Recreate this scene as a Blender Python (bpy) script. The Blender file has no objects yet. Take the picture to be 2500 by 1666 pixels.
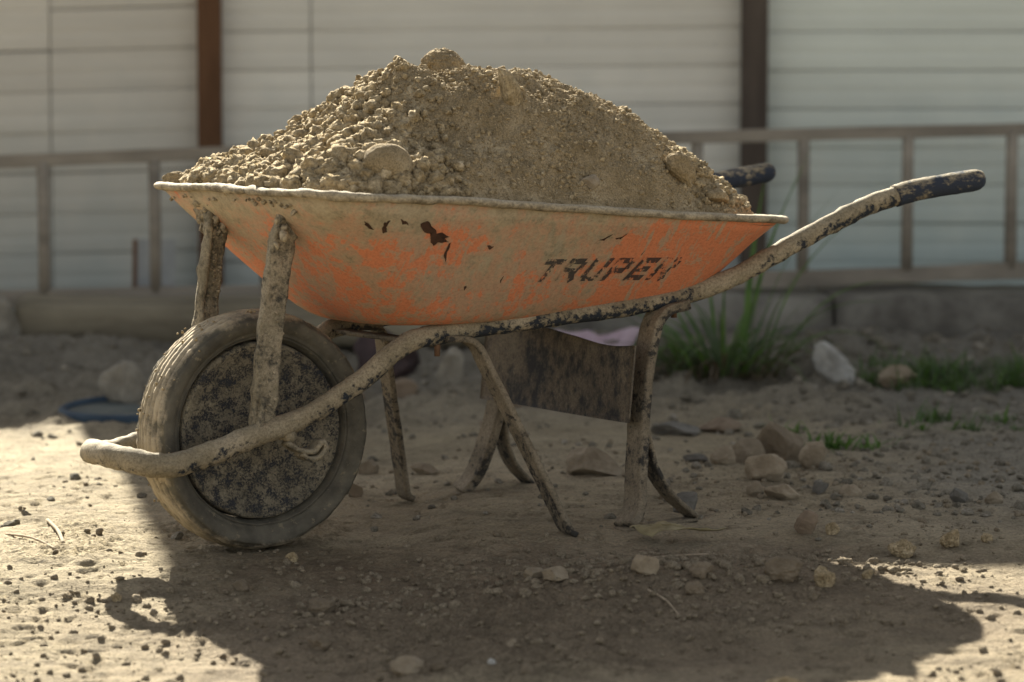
import bpy, math, random
import numpy as np
from mathutils import Vector, Matrix
from mathutils.bvhtree import BVHTree

# ------------------------------------------------------------------ camera, sky, sun, exposure
S = bpy.context.scene
COL = S.collection
cam = bpy.data.objects.new('camera', bpy.data.cameras.new('camera')); COL.objects.link(cam); S.camera = cam
cam.location = (0, 0, 0.75)
cam.rotation_euler = (math.radians(90 - 4.635), 0, 0)
cam.data.lens = 108; cam.data.sensor_width = 36; cam.data.clip_start = 0.1; cam.data.clip_end = 500
cam.data.dof.use_dof = True; cam.data.dof.focus_distance = 5.08; cam.data.dof.aperture_fstop = 3.6

SUN = Vector((-0.26, 1.0, 0.68)).normalized()          # towards the sun
elev = math.asin(SUN.z); azim = math.atan2(SUN.x, SUN.y)
w = bpy.data.worlds.new('World'); S.world = w; w.use_nodes = True
wn = w.node_tree; wn.nodes.clear()
sky = wn.nodes.new('ShaderNodeTexSky'); sky.sky_type = 'NISHITA'; sky.sun_disc = False
sky.sun_elevation = elev; sky.sun_rotation = azim
sky.air_density = 0.75; sky.dust_density = 1.2; sky.ozone_density = 0.3
hs = wn.nodes.new('ShaderNodeHueSaturation'); hs.inputs['Saturation'].default_value = 0.27
bg = wn.nodes.new('ShaderNodeBackground'); bg.inputs[1].default_value = 0.050
wo = wn.nodes.new('ShaderNodeOutputWorld')
wn.links.new(sky.outputs[0], hs.inputs['Color']); wn.links.new(hs.outputs[0], bg.inputs[0]); wn.links.new(bg.outputs[0], wo.inputs[0])
sl = bpy.data.lights.new('sun', 'SUN'); sl.energy = 5.0; sl.angle = math.radians(0.55); sl.color = (1.0, 0.945, 0.81)
so = bpy.data.objects.new('sun', sl); COL.objects.link(so)
so.rotation_euler = (-SUN).to_track_quat('-Z', 'Y').to_euler(); so.location = (0, 0, 6)
S.view_settings.view_transform = 'Standard'; S.view_settings.look = 'None'
S.view_settings.gamma = 1.0; S.view_settings.use_curve_mapping = False
S.view_settings.exposure = 2.0

rng = np.random.default_rng(7)
R = random.Random(11)

# ------------------------------------------------------------------ noise
def _h(ix, iy, iz, s):
    with np.errstate(over='ignore'):
        n = (ix.astype(np.int64) * 374761393 + iy.astype(np.int64) * 668265263 + iz.astype(np.int64) * 2147483647 + s * 974634777) & 0xffffffff
        n = ((n ^ (n >> 13)) * 1274126177) & 0xffffffff
        n = (n ^ (n >> 16)) & 0xffffffff
    return n.astype(np.float64) / 4294967295.0
def vnoise(p, s=0):                                     # value noise, -1..1
    i = np.floor(p).astype(np.int64); f = p - i; f = f * f * f * (f * (f * 6 - 15) + 10)
    r = 0
    for a in (0, 1):
        for b in (0, 1):
            for c in (0, 1):
                wt = (f[:, 0] if a else 1 - f[:, 0]) * (f[:, 1] if b else 1 - f[:, 1]) * (f[:, 2] if c else 1 - f[:, 2])
                r = r + wt * _h(i[:, 0] + a, i[:, 1] + b, i[:, 2] + c, s)
    return r * 2 - 1
def fbm(p, o=4, s=0, g=0.5):
    t = 0; a = 1; n = 0
    for k in range(o):
        t = t + a * vnoise(p * (2.03 ** k) + k * 17.3, s + k); n += a; a *= g
    return t / n
def worley(p2, s=0):                                    # 2-D F1
    i = np.floor(p2).astype(np.int64); d = np.full(len(p2), 9.0)
    z = np.zeros(len(p2), np.int64)
    for a in (-1, 0, 1):
        for b in (-1, 0, 1):
            cx = i[:, 0] + a; cy = i[:, 1] + b
            x = cx + _h(cx, cy, z, s); y = cy + _h(cx, cy, z, s + 5)
            rr = 0.6 + 0.8 * _h(cx, cy, z, s + 9)
            d = np.minimum(d, np.hypot(p2[:, 0] - x, p2[:, 1] - y) / rr)
    return d
def ss(a, b, x):
    t = np.clip((x - a) / (b - a), 0, 1); return t * t * (3 - 2 * t)
def v3(x, y, z=None):
    return np.stack([x, y, np.zeros_like(x) if z is None else z], 1)

# ------------------------------------------------------------------ mesh helpers
def mesh(name, v, f, mat, parent=None, smooth=True):
    """f: (n,k) array with one face size, or a list of such arrays / lists of faces"""
    me = bpy.data.meshes.new(name)
    v = np.asarray(v, dtype=np.float32)
    if isinstance(f, np.ndarray):
        k = f.shape[1]
        me.vertices.add(len(v)); me.vertices.foreach_set('co', v.ravel())
        me.loops.add(f.size); me.loops.foreach_set('vertex_index', f.ravel().astype(np.int32))
        me.polygons.add(len(f)); me.polygons.foreach_set('loop_start', (np.arange(len(f)) * k).astype(np.int32))
        me.update(calc_edges=True); me.validate()
    else:
        me.from_pydata([tuple(map(float, q)) for q in v], [], [tuple(int(i) for i in q) for q in f]); me.validate()
    me.polygons.foreach_set('use_smooth', np.full(len(me.polygons), smooth))
    me.update()
    me.materials.append(mat)
    o = bpy.data.objects.new(name, me); COL.objects.link(o)
    if parent: o.parent = parent
    return o
def tag(o, label=None, cat=None, group=None, kind=None):
    if label: o['label'] = label
    if cat: o['category'] = cat
    if group: o['group'] = group
    if kind: o['kind'] = kind
    return o
def empty(name, loc=(0, 0, 0), rz=0):
    o = bpy.data.objects.new(name, None); COL.objects.link(o); o.location = loc; o.rotation_euler = (0, 0, rz); o.empty_display_size = .1
    return o
def grid_faces(nu, nv, closed_u=False, closed_v=False):
    a = np.arange(nu if closed_u else nu - 1); b = np.arange(nv if closed_v else nv - 1)
    A, B = np.meshgrid(a, b, indexing='ij'); A = A.ravel(); B = B.ravel()
    A2 = (A + 1) % nu; B2 = (B + 1) % nv
    return np.stack([A * nv + B, A2 * nv + B, A2 * nv + B2, A * nv + B2], 1)
def catmull(pts, n):
    P = np.array(pts, float); Q = np.vstack([2 * P[0] - P[1], P, 2 * P[-1] - P[-2]]); out = []
    for i in range(len(P) - 1):
        p0, p1, p2, p3 = Q[i:i + 4]
        for t in np.linspace(0, 1, n, endpoint=False):
            out.append(.5 * ((2 * p1) + (-p0 + p2) * t + (2 * p0 - 5 * p1 + 4 * p2 - p3) * t * t + (-p0 + 3 * p1 - 3 * p2 + p3) * t ** 3))
    out.append(P[-1]); return np.array(out)
def frames(P, closed=False):
    T = np.gradient(P, axis=0)
    if closed: T = np.roll(P, -1, 0) - np.roll(P, 1, 0)
    T /= np.linalg.norm(T, axis=1)[:, None] + 1e-9
    return T
def sweep(P, section, up=(0, 1, 0), closed=False):
    """section (m,2) in (side, up) axes; returns verts, faces incl. caps"""
    T = frames(P, closed); up = np.array(up, float)
    A = up - (T @ up)[:, None] * T; A /= np.linalg.norm(A, axis=1)[:, None] + 1e-9
    B = np.cross(T, A); m = len(section)
    sec = section if section.ndim == 3 else np.repeat(section[None], len(P), 0)
    V = P[:, None, :] + sec[:, :, 0:1] * A[:, None, :] + sec[:, :, 1:2] * B[:, None, :]
    F = [tuple(q) for q in grid_faces(len(P), m, closed, True)]
    if not closed: F += [tuple(range(m)), tuple(range((len(P) - 1) * m, len(P) * m))[::-1]]
    return V.reshape(-1, 3), F
def circ(r, n=16):
    a = np.linspace(0, 2 * math.pi, n, endpoint=False); return np.stack([np.cos(a) * r, np.sin(a) * r], 1)
def rough(V, amp, freq, s=0, o=4, bias=0.0):
    """crusty, lumpy displacement of mud along a pseudo normal"""
    n = np.stack([fbm(V * freq + 7 * k, o, s + 11 * k) for k in range(3)], 1)
    return V + n * amp
def lumpy_tube(P, r, amp, freq, seed, nseg=20, up=(0, 0, 1)):
    T = frames(P); up = np.array(up, float)
    A = up - (T @ up)[:, None] * T; A /= np.linalg.norm(A, axis=1)[:, None] + 1e-9; B = np.cross(T, A)
    a = np.linspace(0, 2 * math.pi, nseg, endpoint=False)
    D = np.cos(a)[None, :, None] * A[:, None] + np.sin(a)[None, :, None] * B[:, None]
    r = np.broadcast_to(np.asarray(r, float), (len(P),))
    base = P[:, None] + D * r[:, None, None]
    n = fbm(base.reshape(-1, 3) * freq, 4, seed, .6).reshape(len(P), nseg)
    V = P[:, None] + D * (r[:, None, None] + (amp * (n + .35 * np.maximum(n, 0)))[:, :, None])
    m = nseg
    F = [tuple(q) for q in grid_faces(len(P), m, False, True)] + [tuple(range(m)), tuple(range((len(P) - 1) * m, len(P) * m))[::-1]]
    return V.reshape(-1, 3), F
def box(x0, x1, y0, y1, z0, z1, bev=0.0):
    if bev <= 0:
        V = [(x, y, z) for x in (x0, x1) for y in (y0, y1) for z in (z0, z1)]
        return np.array(V), [(0, 1, 3, 2), (4, 6, 7, 5), (0, 4, 5, 1), (2, 3, 7, 6), (0, 2, 6, 4), (1, 5, 7, 3)]
    b = bev                                              # section in y,z swept along x with chamfers
    sec = [(y0 + b, z0), (y1 - b, z0), (y1, z0 + b), (y1, z1 - b), (y1 - b, z1), (y0 + b, z1), (y0, z1 - b), (y0, z0 + b)]
    V = [(x, y, z) for x in (x0, x1) for y, z in sec]
    F = [(i, (i + 1) % 8, 8 + (i + 1) % 8, 8 + i) for i in range(8)] + [tuple(range(8))[::-1], tuple(range(8, 16))]
    return np.array(V), F
_ico = {}
def ico(sub):
    if sub in _ico: return _ico[sub]
    t = (1 + 5 ** .5) / 2
    v = [(-1, t, 0), (1, t, 0), (-1, -t, 0), (1, -t, 0), (0, -1, t), (0, 1, t), (0, -1, -t), (0, 1, -t), (t, 0, -1), (t, 0, 1), (-t, 0, -1), (-t, 0, 1)]
    f = [(0, 11, 5), (0, 5, 1), (0, 1, 7), (0, 7, 10), (0, 10, 11), (1, 5, 9), (5, 11, 4), (11, 10, 2), (10, 7, 6), (7, 1, 8), (3, 9, 4), (3, 4, 2), (3, 2, 6), (3, 6, 8), (3, 8, 9), (4, 9, 5), (2, 4, 11), (6, 2, 10), (8, 6, 7), (9, 8, 1)]
    v = [np.array(q) / np.linalg.norm(q) for q in v]
    for _ in range(sub):
        c = {}; nf = []
        def mid(a, b):
            k = (min(a, b), max(a, b))
            if k not in c:
                q = v[a] + v[b]; v.append(q / np.linalg.norm(q)); c[k] = len(v) - 1
            return c[k]
        for a, b, d in f:
            x, y, z = mid(a, b), mid(b, d), mid(d, a); nf += [(a, x, z), (b, y, x), (d, z, y), (x, y, z)]
        f = nf
    _ico[sub] = (np.array(v), np.array(f)); return _ico[sub]
def rand_rots(n):
    q = rng.normal(size=(n, 4)); q /= np.linalg.norm(q, axis=1)[:, None]
    a, b, c, d = q.T
    return np.stack([1 - 2 * (c * c + d * d), 2 * (b * c - a * d), 2 * (b * d + a * c), 2 * (b * c + a * d), 1 - 2 * (b * b + d * d), 2 * (c * d - a * b), 2 * (b * d - a * c), 2 * (c * d + a * b), 1 - 2 * (b * b + c * c)], 1).reshape(n, 3, 3)
def scatter(pos, rad, sub=1, jag=.25, flat=.7, variants=8, angular=False):
    """one merged mesh of many small clods or stones"""
    V0, F0 = ico(sub); n = len(pos); out = np.empty((n, len(V0), 3)); var = rng.integers(0, variants, n)
    shapes = []
    for k in range(variants):
        s = V0 * (1 + jag * fbm(V0 * 1.7 + 31 * k, 3, k, .6))[:, None]
        if angular:
            for j in range(5):
                d = rng.normal(size=3); d /= np.linalg.norm(d); m = s @ d; lim = .55 + .25 * rng.random()
                s = s - np.maximum(m - lim, 0)[:, None] * d
        shapes.append(s)
    shapes = np.array(shapes)
    sc = rad[:, None] * np.stack([1 + .35 * rng.random(n), .75 + .4 * rng.random(n), .7 + .35 * rng.random(n)], 1)
    L = shapes[var] * sc[:, None, :]
    out = np.einsum('nij,nkj->nki', rand_rots(n), L)
    out[:, :, 2] *= flat
    out += pos[:, None, :]
    F = (F0[None] + (np.arange(n) * len(V0))[:, None, None]).reshape(-1, 3)
    return out.reshape(-1, 3), F

# ------------------------------------------------------------------ materials
class MB:
    def __init__(s, name, rough=.95, spec=.15):
        s.m = bpy.data.materials.new(name); s.m.use_nodes = True; s.t = s.m.node_tree; s.t.nodes.clear()
        s.o = s.t.nodes.new('ShaderNodeOutputMaterial'); s.b = s.t.nodes.new('ShaderNodeBsdfPrincipled')
        s.t.links.new(s.b.outputs[0], s.o.inputs[0]); s.b.inputs['Roughness'].default_value = rough
        s.b.inputs['Specular IOR Level'].default_value = spec
        s.tc = s.t.nodes.new('ShaderNodeTexCoord').outputs['Object']
    def link(s, a, b):
        if hasattr(a, 'links') or isinstance(a, bpy.types.NodeSocket): s.t.links.new(a, b)
        else: b.default_value = a
    def mapv(s, scale=(1, 1, 1), rot=(0, 0, 0), src=None):
        n = s.t.nodes.new('ShaderNodeMapping'); s.link(src or s.tc, n.inputs[0]); n.inputs['Scale'].default_value = scale; n.inputs['Rotation'].default_value = rot
        return n.outputs[0]
    def noise(s, scale, detail=5, rough=.6, vec=None, dist=0):
        n = s.t.nodes.new('ShaderNodeTexNoise'); s.link(vec if vec is not None else s.tc, n.inputs['Vector'])
        n.inputs['Scale'].default_value = scale; n.inputs['Detail'].default_value = detail; n.inputs['Roughness'].default_value = rough; n.inputs['Distortion'].default_value = dist
        return n.outputs['Fac']
    def voro(s, scale, vec=None):
        n = s.t.nodes.new('ShaderNodeTexVoronoi'); s.link(vec if vec is not None else s.tc, n.inputs['Vector']); n.inputs['Scale'].default_value = scale
        return n.outputs['Distance']
    def ramp(s, fac, stops):
        n = s.t.nodes.new('ShaderNodeValToRGB'); s.link(fac, n.inputs[0]); e = n.color_ramp.elements
        while len(e) < len(stops): e.new(.5)
        for q, (p, c) in zip(e, stops):
            q.position = p; q.color = (c, c, c, 1) if isinstance(c, (int, float)) else (*c, 1)
        return n.outputs[0]
    def mix(s, f, a, b, mode='MIX'):
        n = s.t.nodes.new('ShaderNodeMix'); n.data_type = 'RGBA'; n.blend_type = mode; s.link(f, n.inputs[0])
        for v, i in ((a, 6), (b, 7)):
            s.link((*v, 1) if isinstance(v, tuple) else v, n.inputs[i])
        return n.outputs[2]
    def math(s, op, a, b=0.0, c=None, clamp=False):
        n = s.t.nodes.new('ShaderNodeMath'); n.operation = op; n.use_clamp = clamp; s.link(a, n.inputs[0]); s.link(b, n.inputs[1])
        if c is not None: s.link(c, n.inputs[2])
        return n.outputs[0]
    def xyz(s):
        n = s.t.nodes.new('ShaderNodeSeparateXYZ'); s.link(s.tc, n.inputs[0]); return n.outputs
    def bump(s, h, strength=.5, dist=.002, prev=None):
        n = s.t.nodes.new('ShaderNodeBump'); n.inputs['Strength'].default_value = strength; n.inputs['Distance'].default_value = dist
        s.link(h, n.inputs['Height'])
        if prev is not None: s.link(prev, n.inputs['Normal'])
        return n.outputs[0]
    def done(s, col, bump=None):
        s.link((*col, 1) if isinstance(col, tuple) else col, s.b.inputs['Base Color'])
        if bump is not None: s.link(bump, s.b.inputs['Normal'])
        return s.m

def soil(name, c0, c1, c2, sc=3.0, fine=260, bstr=.6):
    m = MB(name)
    a = m.ramp(m.noise(sc, 6, .6), [(.3, c0), (.55, c1), (.75, c2)])
    b = m.ramp(m.noise(fine, 4, .8), [(.34, .50), (.5, .95), (.68, 1.28)])
    col = m.mix(1.0, a, b, 'MULTIPLY')
    bp = m.bump(m.noise(fine * 2.0, 3, .7), .6, .0013)
    return m.done(col, m.bump(m.noise(fine * .5, 4, .7), .65, .0046, bp))
M = {}
M['sand'] = soil('pale_sand', (.215, .16, .085), (.35, .27, .158), (.51, .415, .265), 14, 330, .9)
M['clod'] = soil('dry_clod', (.215, .158, .082), (.39, .305, .18), (.60, .49, .325), 70, 260, .6)

def ground_mat():
    m = MB('dry_ground')
    x = m.xyz()
    a = m.ramp(m.noise(1.6, 6, .6), [(.3, (.235, .19, .12)), (.5, (.315, .26, .168)), (.7, (.39, .325, .218))])
    st = m.noise(9, 5, .65, m.mapv((1, 3.5, 1), (0, 0, .25)))
    a = m.mix(m.ramp(st, [(.45, 0.0), (.7, .55)]), a, (.25, .20, .135))
    # darker reddish-brown earth in front of the barrow
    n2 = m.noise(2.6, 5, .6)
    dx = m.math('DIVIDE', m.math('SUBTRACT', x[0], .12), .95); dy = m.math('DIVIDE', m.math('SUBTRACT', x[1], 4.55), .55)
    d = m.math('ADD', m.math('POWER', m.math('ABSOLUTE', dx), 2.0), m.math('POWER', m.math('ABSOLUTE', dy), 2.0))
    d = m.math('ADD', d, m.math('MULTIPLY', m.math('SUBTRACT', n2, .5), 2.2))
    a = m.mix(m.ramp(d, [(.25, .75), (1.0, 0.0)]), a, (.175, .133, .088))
    # grey gravelly earth towards the fence on the right
    g = m.math('ADD', m.math('MULTIPLY', m.math('SUBTRACT', x[0], .1), .9), m.math('SUBTRACT', n2, .5))
    g2 = m.math('MULTIPLY', m.ramp(g, [(.3, 0.0), (.8, .75)]), m.ramp(m.math('SUBTRACT', x[1], 4.8), [(.15, 0.0), (.8, 1.0)]))
    a = m.mix(g2, a, (.225, .208, .168))
    fy = m.ramp(m.math('MULTIPLY', m.math('SUBTRACT', x[1], 6.3), .8), [(.1, 0.0), (.8, .8)])
    a = m.mix(fy, a, (.18, .166, .135))
    b = m.ramp(m.noise(170, 5, .78), [(.32, .58), (.5, .95), (.7, 1.28)])
    col = m.mix(1.0, a, b, 'MULTIPLY')
    col = m.mix(1.0, col, m.ramp(m.noise(14, 5, .7), [(.32, .70), (.5, 1.0), (.68, 1.16)]), 'MULTIPLY')
    pits = m.ramp(m.noise(38, 3, .6), [(.28, .62), (.36, 1.0)])
    col = m.mix(.7, col, pits, 'MULTIPLY')
    bp = m.bump(m.noise(420, 3, .7), .7, .0014)
    bp = m.bump(m.noise(100, 5, .72), .9, .0068, bp)
    return m.done(col, m.bump(m.noise(30, 5, .7, m.mapv((1, 2.2, 1))), .7, .012, bp))
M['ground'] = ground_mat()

def muddy(name, dark, cover, mudc=((.20, .165, .105), (.29, .24, .158), (.37, .31, .215)), sc=55, sharp=.05, streak=(1, 1, 1), up=.11, along=False):
    """painted steel caked in dried mud; the paint shows in ragged chips"""
    m = MB(name, .85, .25)
    md = m.ramp(m.noise(14, 6, .65), [(.3, mudc[0]), (.5, mudc[1]), (.72, mudc[2])])
    md = m.mix(1.0, md, m.ramp(m.noise(230, 5, .8), [(.34, .50), (.5, .95), (.68, 1.25)]), 'MULTIPLY')
    n = m.noise(sc, 5, .7, m.mapv(streak)); big = m.noise(sc * .16, 3, .6)
    f = m.math('ADD', m.math('MULTIPLY', n, .65), m.math('MULTIPLY', big, .5))
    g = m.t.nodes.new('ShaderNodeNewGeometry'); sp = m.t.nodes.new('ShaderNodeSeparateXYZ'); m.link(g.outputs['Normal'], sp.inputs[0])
    f = m.math('SUBTRACT', f, m.math('MULTIPLY', m.math('MAXIMUM', sp.outputs[2], -.25), up))  # more pale mud on upward faces; their sunlit tops put into the colour
    if along:                                            # more paint shows where the tray sheds the mud, little near the nose
        f = m.math('ADD', f, m.ramp(m.xyz()[0], [(.0, 0.0), (.14, .06), (.26, .03), (.36, .088), (.72, .088), (.80, .03), (1.0, .06)]))
        f = m.math('SUBTRACT', f, .035)
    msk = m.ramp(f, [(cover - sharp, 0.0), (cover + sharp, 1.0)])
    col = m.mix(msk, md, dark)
    h = m.math('SUBTRACT', m.math('MULTIPLY', m.noise(130, 5, .7), .6), m.math('MULTIPLY', msk, .5))
    return m.done(col, m.bump(h, .8, .003))
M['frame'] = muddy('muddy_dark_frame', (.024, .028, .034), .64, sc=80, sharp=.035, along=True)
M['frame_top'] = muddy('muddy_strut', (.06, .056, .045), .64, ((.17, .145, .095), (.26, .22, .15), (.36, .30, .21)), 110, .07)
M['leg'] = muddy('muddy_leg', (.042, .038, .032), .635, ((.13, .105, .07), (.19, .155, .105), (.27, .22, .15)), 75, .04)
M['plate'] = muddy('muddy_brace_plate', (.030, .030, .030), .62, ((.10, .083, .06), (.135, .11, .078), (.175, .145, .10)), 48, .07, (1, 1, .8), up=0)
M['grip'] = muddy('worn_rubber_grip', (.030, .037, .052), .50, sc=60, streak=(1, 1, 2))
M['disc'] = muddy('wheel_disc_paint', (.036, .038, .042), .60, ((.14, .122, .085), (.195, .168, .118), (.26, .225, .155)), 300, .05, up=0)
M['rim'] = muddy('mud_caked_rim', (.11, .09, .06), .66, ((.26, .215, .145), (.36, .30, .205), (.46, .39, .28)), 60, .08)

def tyre_mat():
    m = MB('dusty_rubber', .9, .15)
    x = m.xyz()
    mud = m.ramp(m.noise(12, 5, .6), [(.3, (.30, .24, .145)), (.7, (.50, .42, .30))])
    rub = m.ramp(m.noise(30, 5, .6), [(.35, (.050, .048, .040)), (.65, (.115, .105, .080))])
    # the mud sticks to the tread, the sidewall is bare with spots
    r = m.math('SQRT', m.math('ADD', m.math('POWER', m.math('SUBTRACT', x[0], .022), 2.0), m.math('POWER', m.math('SUBTRACT', x[2], .197), 2.0)))
    f = m.math('ADD', m.math('MULTIPLY', m.math('SUBTRACT', r, .186), 55.0), m.math('MULTIPLY', m.math('SUBTRACT', m.noise(26, 5, .7), .5), 2.4))
    # the right, rear part of the tread is scuffed
    col = m.mix(m.ramp(f, [(.05, 0.08), (.62, .96)]), rub, mud)
    sp = m.ramp(m.noise(70, 4, .7), [(.6, 0.0), (.68, .6)])
    col = m.mix(sp, col, (.26, .215, .14))
    bp = m.bump(m.noise(160, 5, .7), .6, .002)
    return m.done(col, bp)
M['tyre'] = tyre_mat()

DUST = (.365, .295, .19); SALM = (.45, .275, .170); ORAN = (.60, .20, .09)
def paint_mat(name, letters=False):
    m = MB(name, .75, .3)
    x = m.xyz(); u, z = x[0], x[2]
    n1 = m.noise(8.5, 8, .66); n2 = m.noise(7, 6, .7, m.mapv((3.6, 1, 1), (0, -.72, 0)))
    n3 = m.noise(55, 7, .8); n4 = m.noise(19, 5, .65, m.mapv((2.6, 1, .8), (0, -.75, 0)))
    zh = m.math('MULTIPLY', m.math('SUBTRACT', z, .37), 5.2)           # 0 bottom .. 1 rim
    right = m.ramp(m.math('SUBTRACT', u, .0), [(.40, 0.0), (.80, 1.0)])
    low = m.ramp(zh, [(.15, 1.0), (.75, 0.0)])
    front = m.ramp(u, [(.05, 1.0), (.28, 0.0)])
    f = m.math('ADD', m.math('MULTIPLY', n1, .50), m.math('MULTIPLY', n2, .28))
    f = m.math('ADD', f, m.math('MULTIPLY', n4, .22)); f = m.math('ADD', f, m.math('MULTIPLY', m.math('SUBTRACT', n3, .5), .42))
    f = m.math('ADD', f, m.math('MULTIPLY', right, .115)); f = m.math('ADD', f, m.math('MULTIPLY', low, .045))
    f = m.math('ADD', f, m.math('MULTIPLY', m.math('MULTIPLY', front, low), .05))
    f = m.math('SUBTRACT', f, m.ramp(zh, [(.80, .0), (1.0, .08)]))
    f = m.math('ADD', f, m.math('MULTIPLY', m.ramp(u, [(.16, 1.0), (.26, 0.0)]), .035))
    dust = m.ramp(m.noise(34, 8, .78), [(.32, (.21, .17, .105)), (.5, DUST), (.70, (.42, .35, .235))])
    fm = m.math('ADD', m.math('MULTIPLY', m.math('SUBTRACT', f, .5), 2.6), .5)
    c = m.mix(m.ramp(fm, [(.36, 0.0), (.56, .88)]), dust, SALM)
    c = m.mix(m.ramp(fm, [(.64, 0.0), (.72, .9)]), c, ORAN)
    c = m.mix(m.ramp(m.noise(60, 6, .75), [(.645, 0.0), (.69, .55)]), c, (.13, .10, .06))
    # pale grey smears of dried cement run down and forward
    sm = m.noise(13, 5, .6, m.mapv((4.0, 1, .55), (0, -.55, 0)))
    c = m.mix(m.math('MULTIPLY', m.ramp(sm, [(.57, 0.0), (.63, .75)]), m.ramp(u, [(.30, .25), (.5, 1.0)])), c, (.36, .31, .215))
    h = m.math('MULTIPLY', n3, .5)
    h = m.math('SUBTRACT', h, m.math('MULTIPLY', m.ramp(fm, [(.5, 0.0), (.66, 1.0)]), .35))
    fine = m.ramp(m.noise(200, 5, .8), [(.34, .68), (.5, 1.0), (.68, 1.15)]); c = m.mix(.8, c, fine, 'MULTIPLY')
    scr = m.noise(30, 3, .5, m.mapv((7, 1, .35), (0, -.62, 0))); c = m.mix(m.ramp(scr, [(.64, 0.0), (.67, .55)]), c, (.34, .285, .19))
    if letters:
        wear = m.math('ADD', m.math('MULTIPLY', m.noise(75, 5, .75), .6), m.math('MULTIPLY', m.noise(22, 4, .6, m.mapv((3, 1, .6), (0, -.7, 0))), .5))
        c = m.mix(m.ramp(wear, [(.555, .90), (.60, 0.0)]), c, (.028, .03, .032))
    bp = m.bump(m.noise(240, 4, .7), .35, .001)
    return m.done(c, m.bump(h, .6, .002, bp))
M['paint'] = paint_mat('worn_orange_paint'); M['letter'] = paint_mat('worn_black_lettering', True)
m = MB('bare_rust', .9); M['rust'] = m.done(m.ramp(m.noise(60, 5), [(.3, (.035, .02, .014)), (.7, (.085, .045, .028))]), m.bump(m.noise(120, 4), .5, .002))

def stone(name, c0, c1, c2, sc=22):
    m = MB(name, .9, .2)
    oi = m.t.nodes.new('ShaderNodeObjectInfo').outputs['Random']
    a = m.ramp(m.noise(sc, 6, .65), [(.3, c0), (.5, c1), (.72, c2)])
    a = m.mix(1.0, a, m.ramp(oi, [(0, .8), (1, 1.15)]), 'MULTIPLY')
    return m.done(a, m.bump(m.noise(120, 5, .7), .6, .003))
M['tan'] = stone('tan_stone', (.185, .145, .095), (.26, .21, .143), (.34, .285, .20), 34)
M['brown'] = stone('brown_stone', (.13, .10, .066), (.19, .15, .10), (.26, .21, .145))
M['reddish'] = stone('reddish_stone', (.16, .118, .08), (.22, .165, .112), (.28, .22, .152))
M['grey'] = stone('grey_stone', (.11, .10, .082), (.16, .147, .122), (.23, .215, .18))
M['warmgrey'] = stone('warm_grey_stone', (.17, .15, .115), (.25, .225, .175), (.34, .31, .25))
M['pale'] = stone('pale_plaster', (.26, .25, .22), (.40, .39, .35), (.52, .51, .46))
M['pebble'] = soil('pebbles', (.19, .15, .10), (.27, .22, .148), (.36, .30, .21), 45, 320, .5)
M['rubble'] = soil('rubble', (.11, .097, .072), (.20, .175, .13), (.40, .36, .29), 22, 200, .5)

def board_mat(name, tint):
    m = MB(name, .7, .3)
    oi = m.t.nodes.new('ShaderNodeObjectInfo').outputs['Random']
    n = m.noise(2.2, 5, .6); st = m.noise(1.6, 5, .65, m.mapv((1, 1, 9)))
    c = m.ramp(m.math('ADD', m.math('MULTIPLY', n, .5), m.math('MULTIPLY', st, .5)), [(.32, tuple(.86 * t for t in tint)), (.6, tint), (.75, tuple(min(1, 1.08 * t) for t in tint))])
    c = m.mix(1.0, c, m.ramp(oi, [(0, .93), (1, 1.05)]), 'MULTIPLY')
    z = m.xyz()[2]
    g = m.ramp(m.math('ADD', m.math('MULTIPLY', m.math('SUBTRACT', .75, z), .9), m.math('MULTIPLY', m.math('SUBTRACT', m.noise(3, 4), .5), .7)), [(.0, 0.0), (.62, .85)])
    c = m.mix(g, c, tuple(t * q for t, q in zip(tint, (.50, .60, .66))))       # bluish shade low on the fence, put into the board colour
    c = m.mix(m.ramp(m.noise(14, 4, .6), [(.70, 0.0), (.76, .4)]), c, (.25, .28, .30))
    return m.done(c, m.bump(st, .2, .004))
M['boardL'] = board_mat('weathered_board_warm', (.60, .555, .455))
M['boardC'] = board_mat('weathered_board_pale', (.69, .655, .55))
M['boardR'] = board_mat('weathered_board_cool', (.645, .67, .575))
def simple(name, c0, c1, sc=20, rough=.85, mp=(1, 1, 1), b=.5):
    m = MB(name, rough); n = m.noise(sc, 6, .65, m.mapv(mp))
    return m.done(m.ramp(n, [(.32, c0), (.68, c1)]), m.bump(n, b, .004))
M['rustpost'] = simple('rust_brown_post', (.07, .036, .018), (.145, .075, .038), 12, .9, (1, 1, .2))
M['darkpost'] = simple('dark_wood_post', (.055, .043, .034), (.11, .088, .068), 12, .9, (1, 1, .15))
M['ladder'] = simple('weathered_ladder_wood', (.16, .14, .11), (.32, .28, .22), 9, .85, (.3, 1, 1))
M['timber'] = simple('old_timber', (.085, .07, .048), (.28, .245, .17), 6, .9, (.25, 1, 1))
M['concrete'] = simple('dirty_concrete', (.07, .062, .052), (.235, .22, .18), 5, .95)
M['sheet'] = simple('grey_sheet_metal', (.24, .25, .24), (.36, .36, .33), 9, .6)
M['rustedge'] = simple('rusty_edge', (.10, .055, .03), (.19, .11, .065), 30)
M['lid'] = simple('blue_plastic', (.022, .038, .058), (.05, .075, .10), 12, .6)
M['lidin'] = simple('dusty_lid_inside', (.08, .095, .09), (.14, .145, .125), 12, .8)
M['stick'] = simple('dry_stick', (.22, .17, .11), (.42, .34, .24), 60, .9, (1, 1, .3))
M['bottle'] = simple('dark_rubbish', (.03, .022, .022), (.075, .05, .045), 20, .7)
M['pink'] = simple('pink_plastic_film', (.36, .26, .29), (.48, .38, .41), 10, .5)
M['bag'] = simple('crumpled_dry_leaf', (.17, .14, .075), (.33, .28, .155), 25, .55)
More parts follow.
